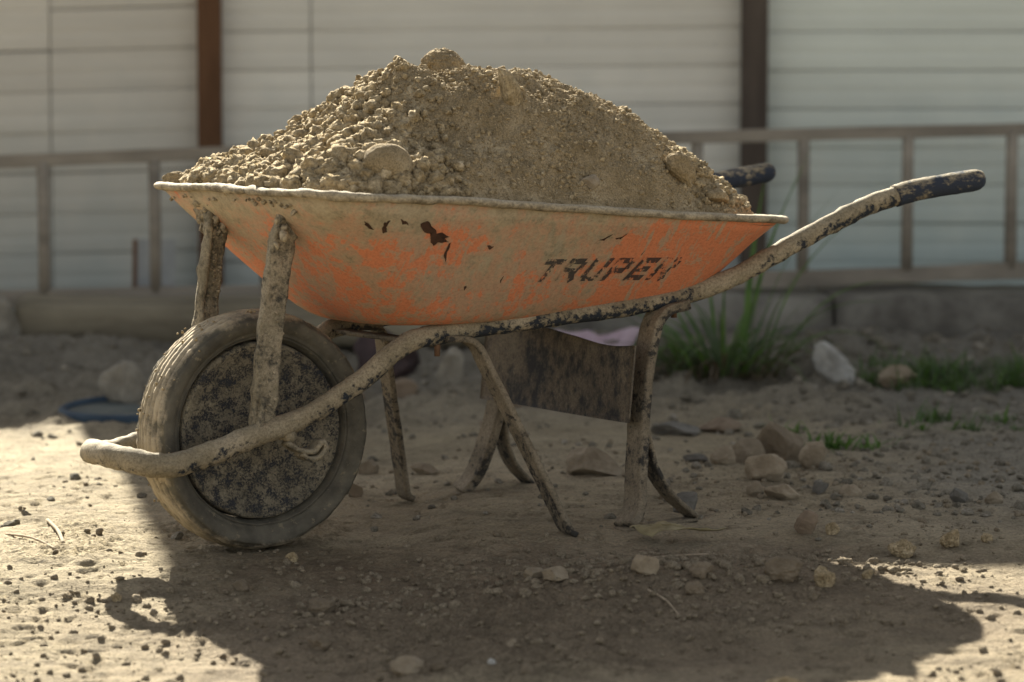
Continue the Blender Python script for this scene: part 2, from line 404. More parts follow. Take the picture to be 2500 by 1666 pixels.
def leaf(name, a, b):
    m = MB(name, .5, .35); c = m.ramp(m.noise(14, 3), [(.3, a), (.7, b)])
    m.done(c)
    tr = m.t.nodes.new('ShaderNodeBsdfTranslucent'); mx = m.t.nodes.new('ShaderNodeMixShader'); mx.inputs[0].default_value = .4
    m.link(c, tr.inputs[0]); m.t.links.new(m.b.outputs[0], mx.inputs[1]); m.t.links.new(tr.outputs[0], mx.inputs[2]); m.t.links.new(mx.outputs[0], m.o.inputs[0])
    return m.m
M['green'] = leaf('fresh_blade', (.05, .11, .02), (.125, .22, .042))
M['olive'] = leaf('dull_blade', (.06, .095, .038), (.12, .165, .065))
M['dead'] = leaf('dead_blade', (.08, .06, .035), (.17, .13, .075))

# ------------------------------------------------------------------ terrain
def gmac(x, y):
    return (-.042 * ss(4.75, 4.15, y) - .032 * ss(4.95, 4.65, y) * ss(.2, -.4, x) + .085 * ss(6.2, 8.2, y) + .05 * np.exp(-((x + 1.15) / .35) ** 2 - ((y - 7.6) / .4) ** 2)
            + .022 * ss(4.85, 5.1, y) * ss(-.25, 0, x) + .012 * ss(5.3, 5.6, y) + .02 * np.exp(-((y - 4.72) / .12) ** 2 - ((x - .3) / .25) ** 2))
def gfull(x, y):
    p = v3(x, y)
    z = gmac(x, y)
    near = ss(6.6, 5.6, y)
    st = fbm(p * np.array([5, 17, 1]), 4, 3)
    z = z + .0055 * fbm(p * 3.1, 3, 1) + .0050 * st + .0048 * fbm(p * 26, 4, 5, .65)
    loose = ss(.0, .35, fbm(p * 2.3 + 5, 3, 8) + .75 * np.exp(-((x + .05) / .8) ** 2 - ((y - 4.62) / .42) ** 2) - .20)
    wq = np.stack([x + .012 * vnoise(p * 40, 61), y + .012 * vnoise(p * 40, 62)], 1); wk = worley(wq * 75, 2); wk2 = worley(wq * 150 + 9, 4)
    z = z + (loose * (.0075 * np.maximum(0, 1 - wk * 1.4) + .0040 * np.maximum(0, 1 - wk2 * 1.3))) * near
    pit = fbm(p * 42, 2, 21)
    z = z - .0055 * ss(.38, .62, pit) * near
    # tyre and boot scuffs: shallow curved scrapes in the dust in front
    sc = vnoise(v3(x * 6 + 3 * fbm(p * 1.5, 2, 31), y * 55), 33)
    z = z + .0011 * sc * near
    z = z + ss(6.3, 7.0, y) * .050 * fbm(p * 8, 5, 12, .62) + ss(5.2, 6.0, y) * ss(.2, .9, x) * .008 * fbm(p * 20, 4, 14, .6)
    return z
def gz(x, y):
    return float(gfull(np.array([x], float), np.array([y], float))[0])

def ground_sheet():
    xs = np.concatenate([[-150, -60, -25, -12, -7, -4.5, -3, -2.2, -1.7], np.linspace(-1.4, 1.4, 540), [1.7, 2.2, 3, 4.5, 7, 12, 25, 60, 150]])
    ys = np.concatenate([[-60, -25, -10, -5, -2, 0, 1.5, 2.5, 3.0, 3.3, 3.5], 3.6 * (6.9 / 3.6) ** np.linspace(0, 1, 580), np.linspace(6.92, 8.9, 150), [9.3, 10, 12, 15, 22, 40, 80, 200]])
    X, Y = np.meshgrid(xs, ys, indexing='ij'); x, y = X.ravel(), Y.ravel()
    z = gfull(x, y)
    far = ss(2.0, 4.0, np.abs(x)) + ss(9.2, 11, y) + ss(2.8, 1.0, y)
    z = np.where(far > 0, z * (1 - np.clip(far, 0, 1)) + 0.0 * z, z)
    z = np.where((y > 9.2), .085, z)
    return mesh('ground', v3(x, y, z), grid_faces(len(xs), len(ys)), M['ground'])
tag(ground_sheet(), kind='structure')

# ------------------------------------------------------------------ fence of horizontal boards
FY = 9.0
def fence():
    root = empty('board_fence', (0, FY, 0))
    tag(root, 'tall fence of pale weathered horizontal boards behind the wheelbarrow', 'fence')
    zs0 = .701 - 6 * .1115
    def bay(x0, x1, top, mat, phase, pitch, tilt, joints, dy, slant=False):
        rows = int((top - .03) / pitch)
        edges = [x0] + joints + [x1]
        for r in range(rows):
            z0 = phase + r * pitch
            for a, b in zip(edges[:-1], edges[1:]):
                dz = R.uniform(-.0015, .0015); dd = R.uniform(0, .003)
                n = 10; X = np.linspace(a + .002 - (max(0, z0 - 2.0) * .10 if slant and a == x0 else 0), b - .002, n)
                # lap board: the lower edge stands 12 mm proud of the board below, shallow roll near the top
                sec = [(-.0068, .0008), (-.0082, .006), (-.0085, .034), (-.006, .050), (-.0075, .068), (-.005, pitch - .006), (-.0025, pitch - .0006), (.006, pitch - .0006), (.006, .0008)]
                V = np.array([[x, dy + yy - dd + .002 * math.sin(x * 5 + r), z0 + dz + zz + tilt * (x - x0)] for x in X for yy, zz in sec])
                m_ = len(sec); F = [tuple(q) for q in grid_faces(n, m_, False, True)] + [tuple(range(m_)), tuple(range((n - 1) * m_, n * m_))[::-1]]
                mesh('board', V, F, mat, root, smooth=False)
        V, F = box(x0 + .002 - (.09 if slant else 0), x1 - .002, -.02, .05, phase + rows * pitch + .001, phase + rows * pitch + .028); mesh('shadow_cap', V, F, mat, root, False)  # unseen cap added to set how far the fence's shadow reaches
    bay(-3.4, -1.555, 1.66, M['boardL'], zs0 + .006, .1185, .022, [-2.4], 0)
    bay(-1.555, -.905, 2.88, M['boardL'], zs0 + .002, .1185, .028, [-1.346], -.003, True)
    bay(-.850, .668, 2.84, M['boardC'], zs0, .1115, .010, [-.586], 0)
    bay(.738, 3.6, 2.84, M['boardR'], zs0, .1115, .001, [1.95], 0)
    for x, wd, mat, lab in ((-.877, .066, 'rustpost', 'rusty brown metal post'), (.703, .074, 'darkpost', 'dark brown timber post')):
        V, F = box(x - wd / 2, x + wd / 2, -.085, -.019, .02, 2.87)
        n = mesh('post', V, F, M[mat], root, False); n['label'] = lab
    for x in (-1.50, -2.42, 1.95, 3.55):
        V, F = box(x - .03, x + .03, .008, .06, .02, 2.75 if x > -2 else 1.6)
        mesh('post', V, F, M['darkpost'], root, False)
    # unseen dark sheets added behind the boards so no light passes the laps
    for x0, x1, top in ((-3.4, -1.556, 1.6), (-1.555, 3.58, 2.8)):
        V, F = box(x0, x1, .064, .074, .02, top); mesh('light_block_sheet', V, F, M['darkpost'], root, False)
fence()

def bar(name, V, F, mat, parent): return mesh(name, V, F, mat, parent, False)
def ladder():
    a = np.array([-2.05, 8.02]); b = np.array([2.15, 8.55]); d = (b - a); Ln = np.linalg.norm(d); d /= Ln
    root = empty('wooden_ladder', (a[0], a[1], 0), math.atan2(d[1], d[0]))
    tag(root, 'long weathered wooden ladder lying on its side against the fence', 'ladder')
    for name, z0, z1, hh in (('rail', .548, .672, .034), ('rail', .188, .272, .045)):
        P = np.array([[t * Ln, .004 * math.sin(t * 9), z0 + (z1 - z0) * t + .006 * math.sin(t * 6 + z0 * 9)] for t in np.linspace(0, 1, 40)])
        sec = np.array([(-.5, -.45), (-.45, -.5), (.45, -.5), (.5, -.45), (.5, .45), (.45, .5), (-.45, .5), (-.5, .45)]) * np.array([.030, hh])
        V, F = sweep(P, sec, (0, 1, 0)); V = rough(V, .003, 22, 4); mesh(name, V, F, M['ladder'], root, False)
    k = 0; s = .2327
    while s < Ln - .05:
        t = s / Ln; zb = .188 + .084 * t + .02; zt = .548 + .124 * t - .015
        P = np.array([[s, 0, zb - .01], [s + R.uniform(-.004, .004), .002, (zb + zt) / 2], [s, 0, zt + .01]])
        V, F = lumpy_tube(P[[0, 1, 2]], .0165, .003, 60, k, 10, (0, 1, 0)); mesh('rung', V, F, M['ladder'], root, True)
        k += 1; s += .2925
ladder()

# timber and concrete footing under the ladder
root = tag(None or empty('timber_beam', (-1.275, 7.84, .10)), 'old squared timber beam lying at the left foot of the fence', 'timber')
P = np.array([[x, 0, 0] for x in np.linspace(0, 1.33, 40)])
sec = np.array([(0, 0), (.27, 0), (.27, .108), (.24, .115), (.02, .112), (0, .10), (-.006, .05)])
V, F = sweep(P, sec, (0, 1, 0)); V[:, 2] = np.abs(V[:, 2]); V = rough(V, .008, 6, 2)
mesh('beam', V, F, M['timber'], root)
def kerb():
    root = tag(empty('concrete_footing', (.07, 8.02, .08)), 'dirty concrete footing below the right part of the fence', 'footing')
    x = 0
    for L_, dy, dz in ((.78, 0, 0), (.62, -.01, .004), (.80, .015, -.004)):
        P = np.array([[q, 0, 0] for q in np.linspace(x, x + L_ - .012, 24)])
        sec = np.array([(0, -.03), (.60, -.03), (.60, .128), (.03, .134), (.01, .125), (-.002, .06)]) + np.array([dy, dz])
        V, F = sweep(P, sec, (0, 1, 0)); V[:, 2] = np.where(V[:, 2] < -.02 + dz, V[:, 2] * -1, V[:, 2]); V = np.array(V)
        V[:, 2] = np.abs(V[:, 2]) * np.where(np.abs(np.abs(V[:, 2]) - .03) < .008, -1, 1)
        V = rough(V, .010, 8, int(x * 10)); mesh('block', V, F, M['concrete'], root); x += L_
kerb()
rt = tag(empty('leaning_sheet', (-1.03, 8.42, .218)), 'small grey sheet with brown edges leaning behind the ladder left of the brown fence post', 'metal sheet')
V, F = box(0, .105, 0, .004, 0, .13); bar('panel', V, F, M['sheet'], rt)
V, F = box(-.012, 0, -.004, .008, 0, .13); bar('edge_strip', V, F, M['rustedge'], rt)
V, F = box(-.014, .110, -.006, .010, -.016, -.001); bar('edge_strip', V, F, M['rustedge'], rt)
rt.rotation_euler = (math.radians(-8), 0, 0)

# ------------------------------------------------------------------ wheelbarrow
TH = math.radians(32); OX, OY = -.44453, 5.01997
BAR = tag(empty('wheelbarrow', (OX, OY, 0), TH), 'worn orange wheelbarrow heaped with sand, its frame caked in dry mud', 'wheelbarrow')
def Wl(u, v, z=0):                                       # barrow frame -> world
    return Vector((OX + u * math.cos(TH) - v * math.sin(TH), OY + u * math.sin(TH) + v * math.cos(TH), z))

# tray: lofted rings from rim to floor
def rrect(u0, u1, hw, r, n=160):
    uc, hl = (u0 + u1) / 2, (u1 - u0) / 2; r = min(r, hw * .999, hl * .999)
    segs = []; per = [(hl - r) * 2, math.pi * r / 2, (hw - r) * 2, math.pi * r / 2] * 2
    tot = sum(per); out = []
    for k in range(n):
        s = (k / n) * tot; j = 0
        while s > per[j]: s -= per[j]; j += 1
        q = [(-(hl - r) + s, -hw), None, (hl, -(hw - r) + s), None, ((hl - r) - s, hw), None, (-hl, (hw - r) - s), None][j]
        if q is None:
            cx, cy, a0 = {1: (hl - r, -(hw - r), -90), 3: (hl - r, hw - r, 0), 5: (-(hl - r), hw - r, 90), 7: (-(hl - r), -(hw - r), 180)}[j]
            a = math.radians(a0) + s / r; q = (cx + r * math.cos(a), cy + r * math.sin(a))
        out.append((uc + q[0], q[1]))
    return np.array(out)
RIM0, RIM1, RHW = -.022, .905, .330
def zrim(u): return .590 - .060 * (u / .9)
def tray():
    N = 176; A = rrect(RIM0, RIM1, RHW, .115, N); B = rrect(.205, .800, .165, .10, N)
    rings = []
    prof = [(0, 0), (.12, .14), (.25, .28), (.38, .43), (.5, .56), (.62, .69), (.73, .80), (.82, .885), (.90, .945), (.97, .98), (1.05, .997)]
    for f, g in prof:
        Q = A + (B - A) * min(f, 1.0)
        if f > 1: Q = B + (np.array([.5, 0]) - B) * (f - 1) * 1.6
        zt = zrim(Q[:, 0]); zb = .368 + .032 * (Q[:, 0] - .25)
        zz = zt + (zb - zt) * g
        rings.append(np.column_stack([Q, zz]))
    for sh in (.35, .7, .97):
        Q = B + (np.array([.5, 0]) - B) * sh; rings.append(np.column_stack([Q, .3675 + .032 * (Q[:, 0] - .25)]))
    V = np.array(rings); V = V.reshape(-1, 3)
    n = fbm(V * 5, 3, 40)[:, None]; cen = np.array([.45, 0, .7]); d = V - cen; d /= np.linalg.norm(d, axis=1)[:, None]
    V = V + d * n * .005                                  # dents
    F = grid_faces(len(rings), N, False, True)
    k = (len(rings) - 1) * N
    F = [tuple(q) for q in F] + [tuple(range(k, k + N))]
    t = mesh('tray', V, F, M['paint'], BAR)
    md = t.modifiers.new('thickness', 'SOLIDIFY'); md.thickness = .0025; md.offset = 1
    P = np.array([(x, y, zrim(x) + .001) for x, y in rrect(RIM0 - .008, RIM1 + .008, RHW + .008, .12, 420)])
    P[:, 2] += .004 * fbm(P * 6, 2, 3)
    T = frames(P, True); a = np.linspace(0, 2 * math.pi, 14, endpoint=False)
    Z = np.array([0, 0, 1.0]); Bn = np.cross(T, Z)
    Dm = np.cos(a)[None, :, None] * Z * .72 + np.sin(a)[None, :, None] * Bn[:, None]
    base = P[:, None] + Dm * .0095
    nn = fbm(base.reshape(-1, 3) * 38, 4, 6, .6).reshape(len(P), 14)
    lo = .0016 + .003 * ss(.35, -.05, P[:, 0])
    r = .0092 + lo[:, None] * (nn + .6 * np.maximum(nn, 0))
    V = P[:, None] + Dm * r[:, :, None]
    mesh('rim', V.reshape(-1, 3), grid_faces(len(P), 14, True, True), M['rim'], BAR)
    return t
TRAY = tray()
dep = TRAY.data; bvh = BVHTree.FromPolygons([v.co for v in dep.vertices], [p.vertices for p in dep.polygons])
def onside(u, z, off=.0030):                              # point on the near side of the tray, just proud of it
    h = bvh.ray_cast(Vector((u, -1, z)), Vector((0, 1, 0)))
    if h[0] is None: return None
    nrm = h[1] if h[1].y < 0 else -h[1]
    return h[0] + nrm * off, nrm

# worn lettering on the near side
ST = {  # strokes in a box 1 x 1, (x0,y0,x1,y1)
 'T': [(0, .87, 1, .87), (.5, .87, .5, 0)],
 'R': [(.12, 0, .12, 1), (.12, .88, .80, .88), (.84, .84, .84, .52), (.80, .46, .12, .46), (.50, .46, .88, 0)],
 'U': [(.12, 1, .12, .16), (.14, .12, .86, .12), (.88, .16, .88, 1)],
 'P': [(.12, 0, .12, 1), (.12, .88, .84, .88), (.86, .84, .86, .50), (.84, .44, .12, .44)],
 'E': [(.12, 0, .12, 1), (.12, .88, .95, .88), (.12, .50, .85, .50), (.12, .12, .95, .12)]}
def lettering():
    bl, br, tr, tl = map(np.array, [(.409, .441), (.687, .436), (.705, .475), (.419, .480)])
    for i, ch in enumerate('TRUPER'):
        x0 = i / 6 + .012; x1 = (i + 1) / 6 - .022
        V = []; F = []
        for (a, b, c, d) in ST[ch]:
            A = np.array([a, b], float); B = np.array([c, d], float); L_ = np.linalg.norm((B - A) * (1, .8)); D = (B - A) / (np.linalg.norm(B - A) + 1e-9)
            Nn = np.array([-D[1], D[0]]); wd = .125
            k = 8; st = len(V)
            for t in np.linspace(0, 1, k):
                for s in (-wd, -wd / 3, wd / 3, wd):
                    q = A + (B - A) * t + Nn * s * np.array([1.0, .95])
                    X = x0 + (x1 - x0) * q[0] + .018 * (q[1] - .5); Yy = q[1]
                    p = (bl * (1 - X) + br * X) * (1 - Yy) + (tl * (1 - X) + tr * X) * Yy
                    V.append(onside(p[0], p[1], .0034)[0][:])
            for r_ in range(k - 1):
                for c_ in range(3):
                    q = st + r_ * 4 + c_; F.append((q, q + 1, q + 5, q + 4))
        o = mesh('letter', V, F, M['letter'], TRAY)
lettering()
def patch(pts, mat, name, off=.0032, lab=None):
    """flaked patch on the tray side; pts in barrow (u, z)"""
    c = np.mean(pts, 0); P = []
    pts = [np.array(p) for p in pts]; n = len(pts); out = []
    for i in range(n):
        a, b = pts[i], pts[(i + 1) % n]
        for t in (0, .33, .66):
            q = a + (b - a) * t + np.array([R.uniform(-1, 1), R.uniform(-1, 1)]) * .0012
            out.append(q)
    V = [onside(c[0], c[1], off)[0][:]] + [onside(q[0], q[1], off)[0][:] for q in out]; k = len(out)
    F = [(0, 1 + i, 1 + (i + 1) % k) for i in range(k)]
    o = mesh(name, V, F, mat, TRAY)
    if lab: o['label'] = lab
for pts in ([(.160, .545), (.172, .549), (.180, .541), (.192, .536), (.198, .527), (.206, .530), (.223, .522), (.214, .519), (.226, .512), (.206, .513), (.199, .508), (.190, .517), (.185, .528), (.170, .533)],
            [(.096, .548), (.105, .551), (.103, .540), (.108, .533), (.101, .531), (.097, .540)],
            [(.066, .551), (.076, .545), (.088, .537), (.082, .537), (.070, .545)],
            [(.228, .514), (.232, .505), (.229, .492), (.233, .480), (.226, .491), (.225, .505)],
            [(.120, .553), (.132, .551), (.140, .543), (.128, .544)],
            [(.298, .506), (.312, .504), (.306, .498)], [(.286, .437), (.292, .438), (.290, .429)],
            [(.540, .511), (.552, .514), (.560, .520), (.551, .510)], [(.349, .447), (.352, .454), (.352, .440)],
            [(.505, .508), (.52, .513), (.532, .520), (.520, .509)], [(.606, .484), (.611, .489), (.608, .481)]):
    patch(pts, M['rust'], 'rust_patch')

# frame: one continuous bent pipe with a nose loop in front of the wheel
near = [(-.180, -.112, .161), (-.146, -.113, .167), (-.100, -.117, .180), (-.057, -.120, .195), (.051, -.123, .226), (.151, -.132, .281), (.219, -.138, .331), (.275, -.145, .350), (.390, -.155, .362), (.524, -.170, .375), (.660, -.190, .389), (.765, -.208, .410), (.84, -.226, .436), (.913, -.245, .474), (1.013, -.266, .523), (1.091, -.28, .556), (1.174, -.293, .578)]
nose = [(-.215, .098, .164), (-.240, .060, .170), (-.248, 0, .173), (-.240, -.060, .170), (-.215, -.098, .164)]
PL = [(u, -v, z) for u, v, z in near[::-1]] + nose + near
P = catmull(PL, 7)
uu = P[:, 0]; rad_ = .0168 + .0026 * ss(.08, -.12, uu) - .0014 * ss(.28, .36, uu) * ss(.80, .72, uu)
V, F = lumpy_tube(P, rad_, .0030, 60, 3, 26)
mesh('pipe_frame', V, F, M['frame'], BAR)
for sgn in (-1, 1):
    P = catmull([(1.135, -.287 * -sgn, .568), (1.174, -.293 * -sgn, .578), (1.24, -.302 * -sgn, .587), (1.311, -.310 * -sgn, .596)], 8)
    rr = np.full(len(P), .0195); rr[-1] = .0150; rr[-2] = .0188
    P[:, 1] *= 1
    V, F = lumpy_tube(P, rr, .0012, 60, 5 + sgn, 20)
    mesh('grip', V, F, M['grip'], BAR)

def strip(name, pts, width, thick, mat, n=8, up=(0, 1, 0), amp=.0022, parent=BAR, flange=0.0, seed=1, sub=4):
    """flat bar (or angle bar) swept along a bent path, crusted with mud"""
    P = catmull(pts, n)
    w2, t2 = width / 2, thick / 2; c = min(t2 * .6, .002)
    if flange:                                            # angle iron: a wide web and a proud lip with a groove between them
        f = 1 if flange > 0 else -1
        prof = [(-w2, -t2), (w2, -t2), (w2, t2), (w2 * .0, t2 * 1.2), (-w2 * .22, -t2 * .2), (-w2 * .42, -t2 * .2), (-w2 * .52, abs(flange) * .8), (-w2 * .9, abs(flange) * .7), (-w2, t2)]
        prof = [(a, b * f) for a, b in prof]
    else:
        prof = [(-w2, -t2 + c), (-w2 + c, -t2), (w2 - c, -t2), (w2, -t2 + c), (w2, t2 - c), (w2 - c, t2), (-w2 + c, t2), (-w2, t2 - c)]
    dense = []
    for a, b in zip(prof, prof[1:] + prof[:1]):
        k = max(1, int(math.hypot(b[0] - a[0], b[1] - a[1]) / .004))
        for i in range(k): dense.append((a[0] + (b[0] - a[0]) * i / k, a[1] + (b[1] - a[1]) * i / k))
    V, F = sweep(P, np.array(dense), up)
    V = rough(V, amp, 55, seed, 4)
    return mesh(name, V, F, mat, parent)
for sgn in (-1, 1):
    # front strut: angle bar from the axle up to the tray's front lip, bent under the rim
    a = [(-.022, .118 * sgn, .205), (-.016, .118 * sgn, .28), (-.002, .120 * sgn, .40), (.012, .122 * sgn, .50), (.019, .126 * sgn, .530), (.024, .134 * sgn, .550)]
    strip('front_strut', a, .041, .0085, M['frame_top'], 9, (1, 0, 0), .0046, flange=.020 * -sgn if sgn > 0 else .020, seed=12 + sgn)
    # gusset foot where the strut sits on the pipe
    strip('strut_foot', [(-.06, .121 * sgn, .200), (-.035, .121 * sgn, .212), (-.028, .119 * sgn, .235), (-.024, .119 * sgn, .262)], .024, .010, M['frame_top'], 6, (0, 1, 0), .003, seed=22 + sgn)
    # front leg
    v = lambda q: q * sgn
    strip('front_leg', [(.296, v(.150), .345), (.335, v(.155), .342), (.354, v(.160), .328), (.364, v(.169), .302), (.385, v(.190), .245), (.406, v(.212), .186), (.427, v(.233), .128), (.448, v(.254), .069), (.462, v(.268), .031), (.474, v(.271), .020)], .036, .011, M['leg'], 7, (0, 1, 0), .0010, seed=32 + sgn)
    # rear leg: bent strip with foot and back stay
    strip('rear_leg', [(.742, v(.205), .389), (.705, v(.203), .381), (.684, v(.203), .366), (.672, v(.205), .340), (.655, v(.212), .283), (.640, v(.222), .215), (.620, v(.242), .113), (.604, v(.260), .055), (.580, v(.268), .026)], .046, .017, M['leg'], 7, (0, 1, 0), .0011, seed=42 + sgn)
    strip('foot_bar', [(.566, v(.268), .020), (.60, v(.268), .022), (.66, v(.264), .024), (.722, v(.260), .026)], .034, .007, M['leg'], 6, (0, 1, 0), .0010, seed=52 + sgn)
    strip('leg_stay', [(.640, v(.228), .185), (.646, v(.233), .150), (.655, v(.240), .112), (.680, v(.250), .070), (.724, v(.260), .030)], .042, .008, M['leg'], 7, (0, 1, 0), .0010, seed=62 + sgn)
    # axle clamp: torn folded bracket hanging below the pipe
    if sgn < 0:
        strip('axle_clamp', [(.015, -.126, .186), (.035, -.128, .174), (.058, -.134, .172), (.072, -.136, .186), (.078, -.136, .176), (.068, -.134, .163), (.050, -.130, .160), (.038, -.130, .168)], .030, .008, M['frame_top'], 6, (0, 1, 0), .0015, seed=71)
    else:
        strip('axle_clamp', [(-.01, .122, .185), (.03, .122, .174), (.06, .122, .186)], .026, .005, M['frame_top'], 6, (0, 1, 0), .0015, seed=72)
# brace plate between the rear legs
nu, nv = 40, 14; vv = np.linspace(-.248, .240, nu); tt = np.linspace(0, 1, nv); vs = []
for sd in (0, 1):
    for a in vv:
        for t in tt:
            zt = .334 - .010 * ss(.05, .2, abs(a)) + .006 * math.sin(a * 14); z = .196 + (zt - .196) * t
            vs.append((.602 + .10 * (z - .196) + .004 * math.sin(a * 9) + sd * .004, a, z))
F1 = grid_faces(nu, nv); F2 = F1[:, ::-1] + nu * nv
ring = [i * nv for i in range(nu)] + [(nu - 1) * nv + j for j in range(1, nv)] + [i * nv + nv - 1 for i in range(nu - 2, -1, -1)] + [j for j in range(nv - 2, 0, -1)]
side = np.array([(ring[i], ring[(i + 1) % len(ring)], ring[(i + 1) % len(ring)] + nu * nv, ring[i] + nu * nv) for i in range(len(ring))])
mesh('brace_plate', np.array(vs), np.vstack([F1, F2, side]), M['plate'], BAR)
# cross bar under the tray with a rusty bolt
strip('cross_bar', [(.26, -.15, .340), (.26, 0, .340), (.26, .15, .340)], .028, .008, M['leg'], 8, (1, 0, 0), .0015, seed=81)
for (u, v_, z) in ((.285, -.150, .326), (.19, .10, .335), (.722, -.205, .376)):
    V, F = lumpy_tube(np.array([(u, v_, z + .012), (u, v_, z + .004), (u, v_, z - .010)]), .005, .0008, 90, 2, 8, (1, 0, 0)); mesh('bolt', V, F, M['rustedge'], BAR)

# wheel
WC = np.array([.022, 0, .197])
def revolve(prof, n, closed=True):
    a = np.linspace(0, 2 * math.pi, n, endpoint=False); prof = np.array(prof)      # (r, v)
    V = np.stack([np.outer(np.cos(a), prof[:, 0]), np.broadcast_to(prof[:, 1], (n, len(prof))), np.outer(np.sin(a), prof[:, 0])], 2)
    return V, grid_faces(n, len(prof), True, closed)
def wheel():
    # dished disc with rolled edge and hub
    pr = []
    for sgn in (-1, 1):
        side = [(.0, .034), (.016, .034), (.020, .030), (.030, .016), (.060, .017), (.100, .022), (.128, .026), (.137, .031), (.143, .032), (.1455, .026), (.1470, .016)]
        side = [(r, v * sgn) for r, v in side]
        pr += side if sgn < 0 else side[::-1]
    pr = [(max(r, .0005), v) for r, v in pr]
    V, F = revolve(pr, 110); V = V.reshape(-1, 3) + WC
    V = rough(V, .0016, 26, 9)
    disc = mesh('wheel', V, F, M['disc'], BAR); disc['label'] = 'mud covered wheel disc with dark blue paint showing through'
    # tyre: sidewall, bead grooves and ribbed tread
    prof = []
    def add(*q): prof.extend(q)
    half = [(.1485, .018), (.1500, .0190), (.1525, .0345), (.1545, .0375), (.1560, .0325), (.1565, .0365), (.1585, .0390), (.1605, .0380), (.163, .0415), (.169, .0465), (.176, .0495), (.182, .0490), (.186, .0475)]
    add(*[(r, -v) for r, v in half])
    nr = 7; wv = .0445
    for k in range(nr):
        a0 = -wv + 2 * wv * k / nr; a1 = -wv + 2 * wv * (k + 1) / nr; g = (a1 - a0) * .16
        cr = lambda x: .1975 - .0095 * (abs(x) / wv) ** 2.2
        add((cr(a0) - .0035, a0 + g * .3), (cr(a0 + g), a0 + g * 1.4), (cr((a0 + a1) / 2) + .0003, (a0 + a1) / 2), (cr(a1 - g), a1 - g * 1.4), (cr(a1) - .0035, a1 - g * .3))
    add(*[(r, v) for r, v in half[::-1]])
    V, F = revolve(prof, 300); n, m_ = V.shape[:2]
    Vf = V.reshape(-1, 3); rad = np.hypot(Vf[:, 0], Vf[:, 2])
    dirn = Vf / np.linalg.norm(Vf, axis=1)[:, None]
    mud = fbm(Vf * 60, 4, 13, .65); lump = np.maximum(0, fbm(Vf * 28, 3, 17) - .22)
    amt = ss(.176, .190, rad)
    Vf = Vf + dirn * ((.0012 + .0012 * amt) * mud + .013 * lump * ss(.180, .186, rad) * ss(.030, .045, np.abs(Vf[:, 1])))[:, None]
    Vf[:, 2] = np.maximum(Vf[:, 2], -.196 + .0008 * mud)
    mesh('tyre', Vf + WC, F, M['tyre'], disc)
    V, F = lumpy_tube(np.array([(.022, -.135, .197), (.022, -.06, .197), (.022, .06, .197), (.022, .135, .197)]), .009, .001, 50, 4, 12, (0, 0, 1)); mesh('axle', V, F, M['frame'], disc)
    # crumbs of mud stuck on the tyre's shoulder
    A = rng.uniform(math.radians(95), math.radians(215), 44); rr = rng.uniform(.176, .200, 44); vv_ = rng.uniform(-.052, .05, 44)
    rr = np.where(np.abs(vv_) < .04, .1975, rr)
    pos = np.stack([WC[0] + np.cos(A) * rr, vv_, WC[2] + np.sin(A) * rr], 1)
    V, F = scatter(pos, rng.uniform(.0012, .0028, 44) * np.where(rng.random(44) > .93, 1.9, 1), 1, .4, .9)
    tag(mesh('mud_crumbs', V, F, M['clod'], disc), kind='stuff')
wheel()

# mud hanging under the front of the rim and on the struts
pos = []; rad = []
for k in range(60):
    t = rng.random(); side = rng.random()
    u = RIM0 + .004 + rng.uniform(0, .02); v_ = rng.uniform(-.20, .26)
    pos.append((u, v_, zrim(u) - .012 - abs(rng.normal()) * .007)); rad.append(rng.uniform(.002, .0048))
for k in range(26):                                       # clot below the lip by the far strut
    t = rng.random(); pos.append((.004 + .016 * t, .15 + rng.normal() * .014, .575 - .055 * t)); rad.append(rng.uniform(.006, .013))
for sgn in (-1, 1):
    for k in range(12):
        pos.append((.018 + rng.normal() * .010, .126 * sgn + rng.normal() * .012, .536 + rng.normal() * .014)); rad.append(rng.uniform(.005, .010))
    for k in range(160):
        t = rng.random(); pos.append((-.020 + .036 * t + rng.choice([-1, 1]) * .016 * rng.random(), .118 * sgn + rng.normal() * .003, .215 + .32 * t)); rad.append(rng.uniform(.0012, .0036))
V, F = scatter(np.array(pos), np.array(rad), 1, .7, 1.0); V = rough(V, .002, 160, 3, 3)
tag(mesh('mud_lumps', V, F, M['rim'], BAR), kind='stuff')

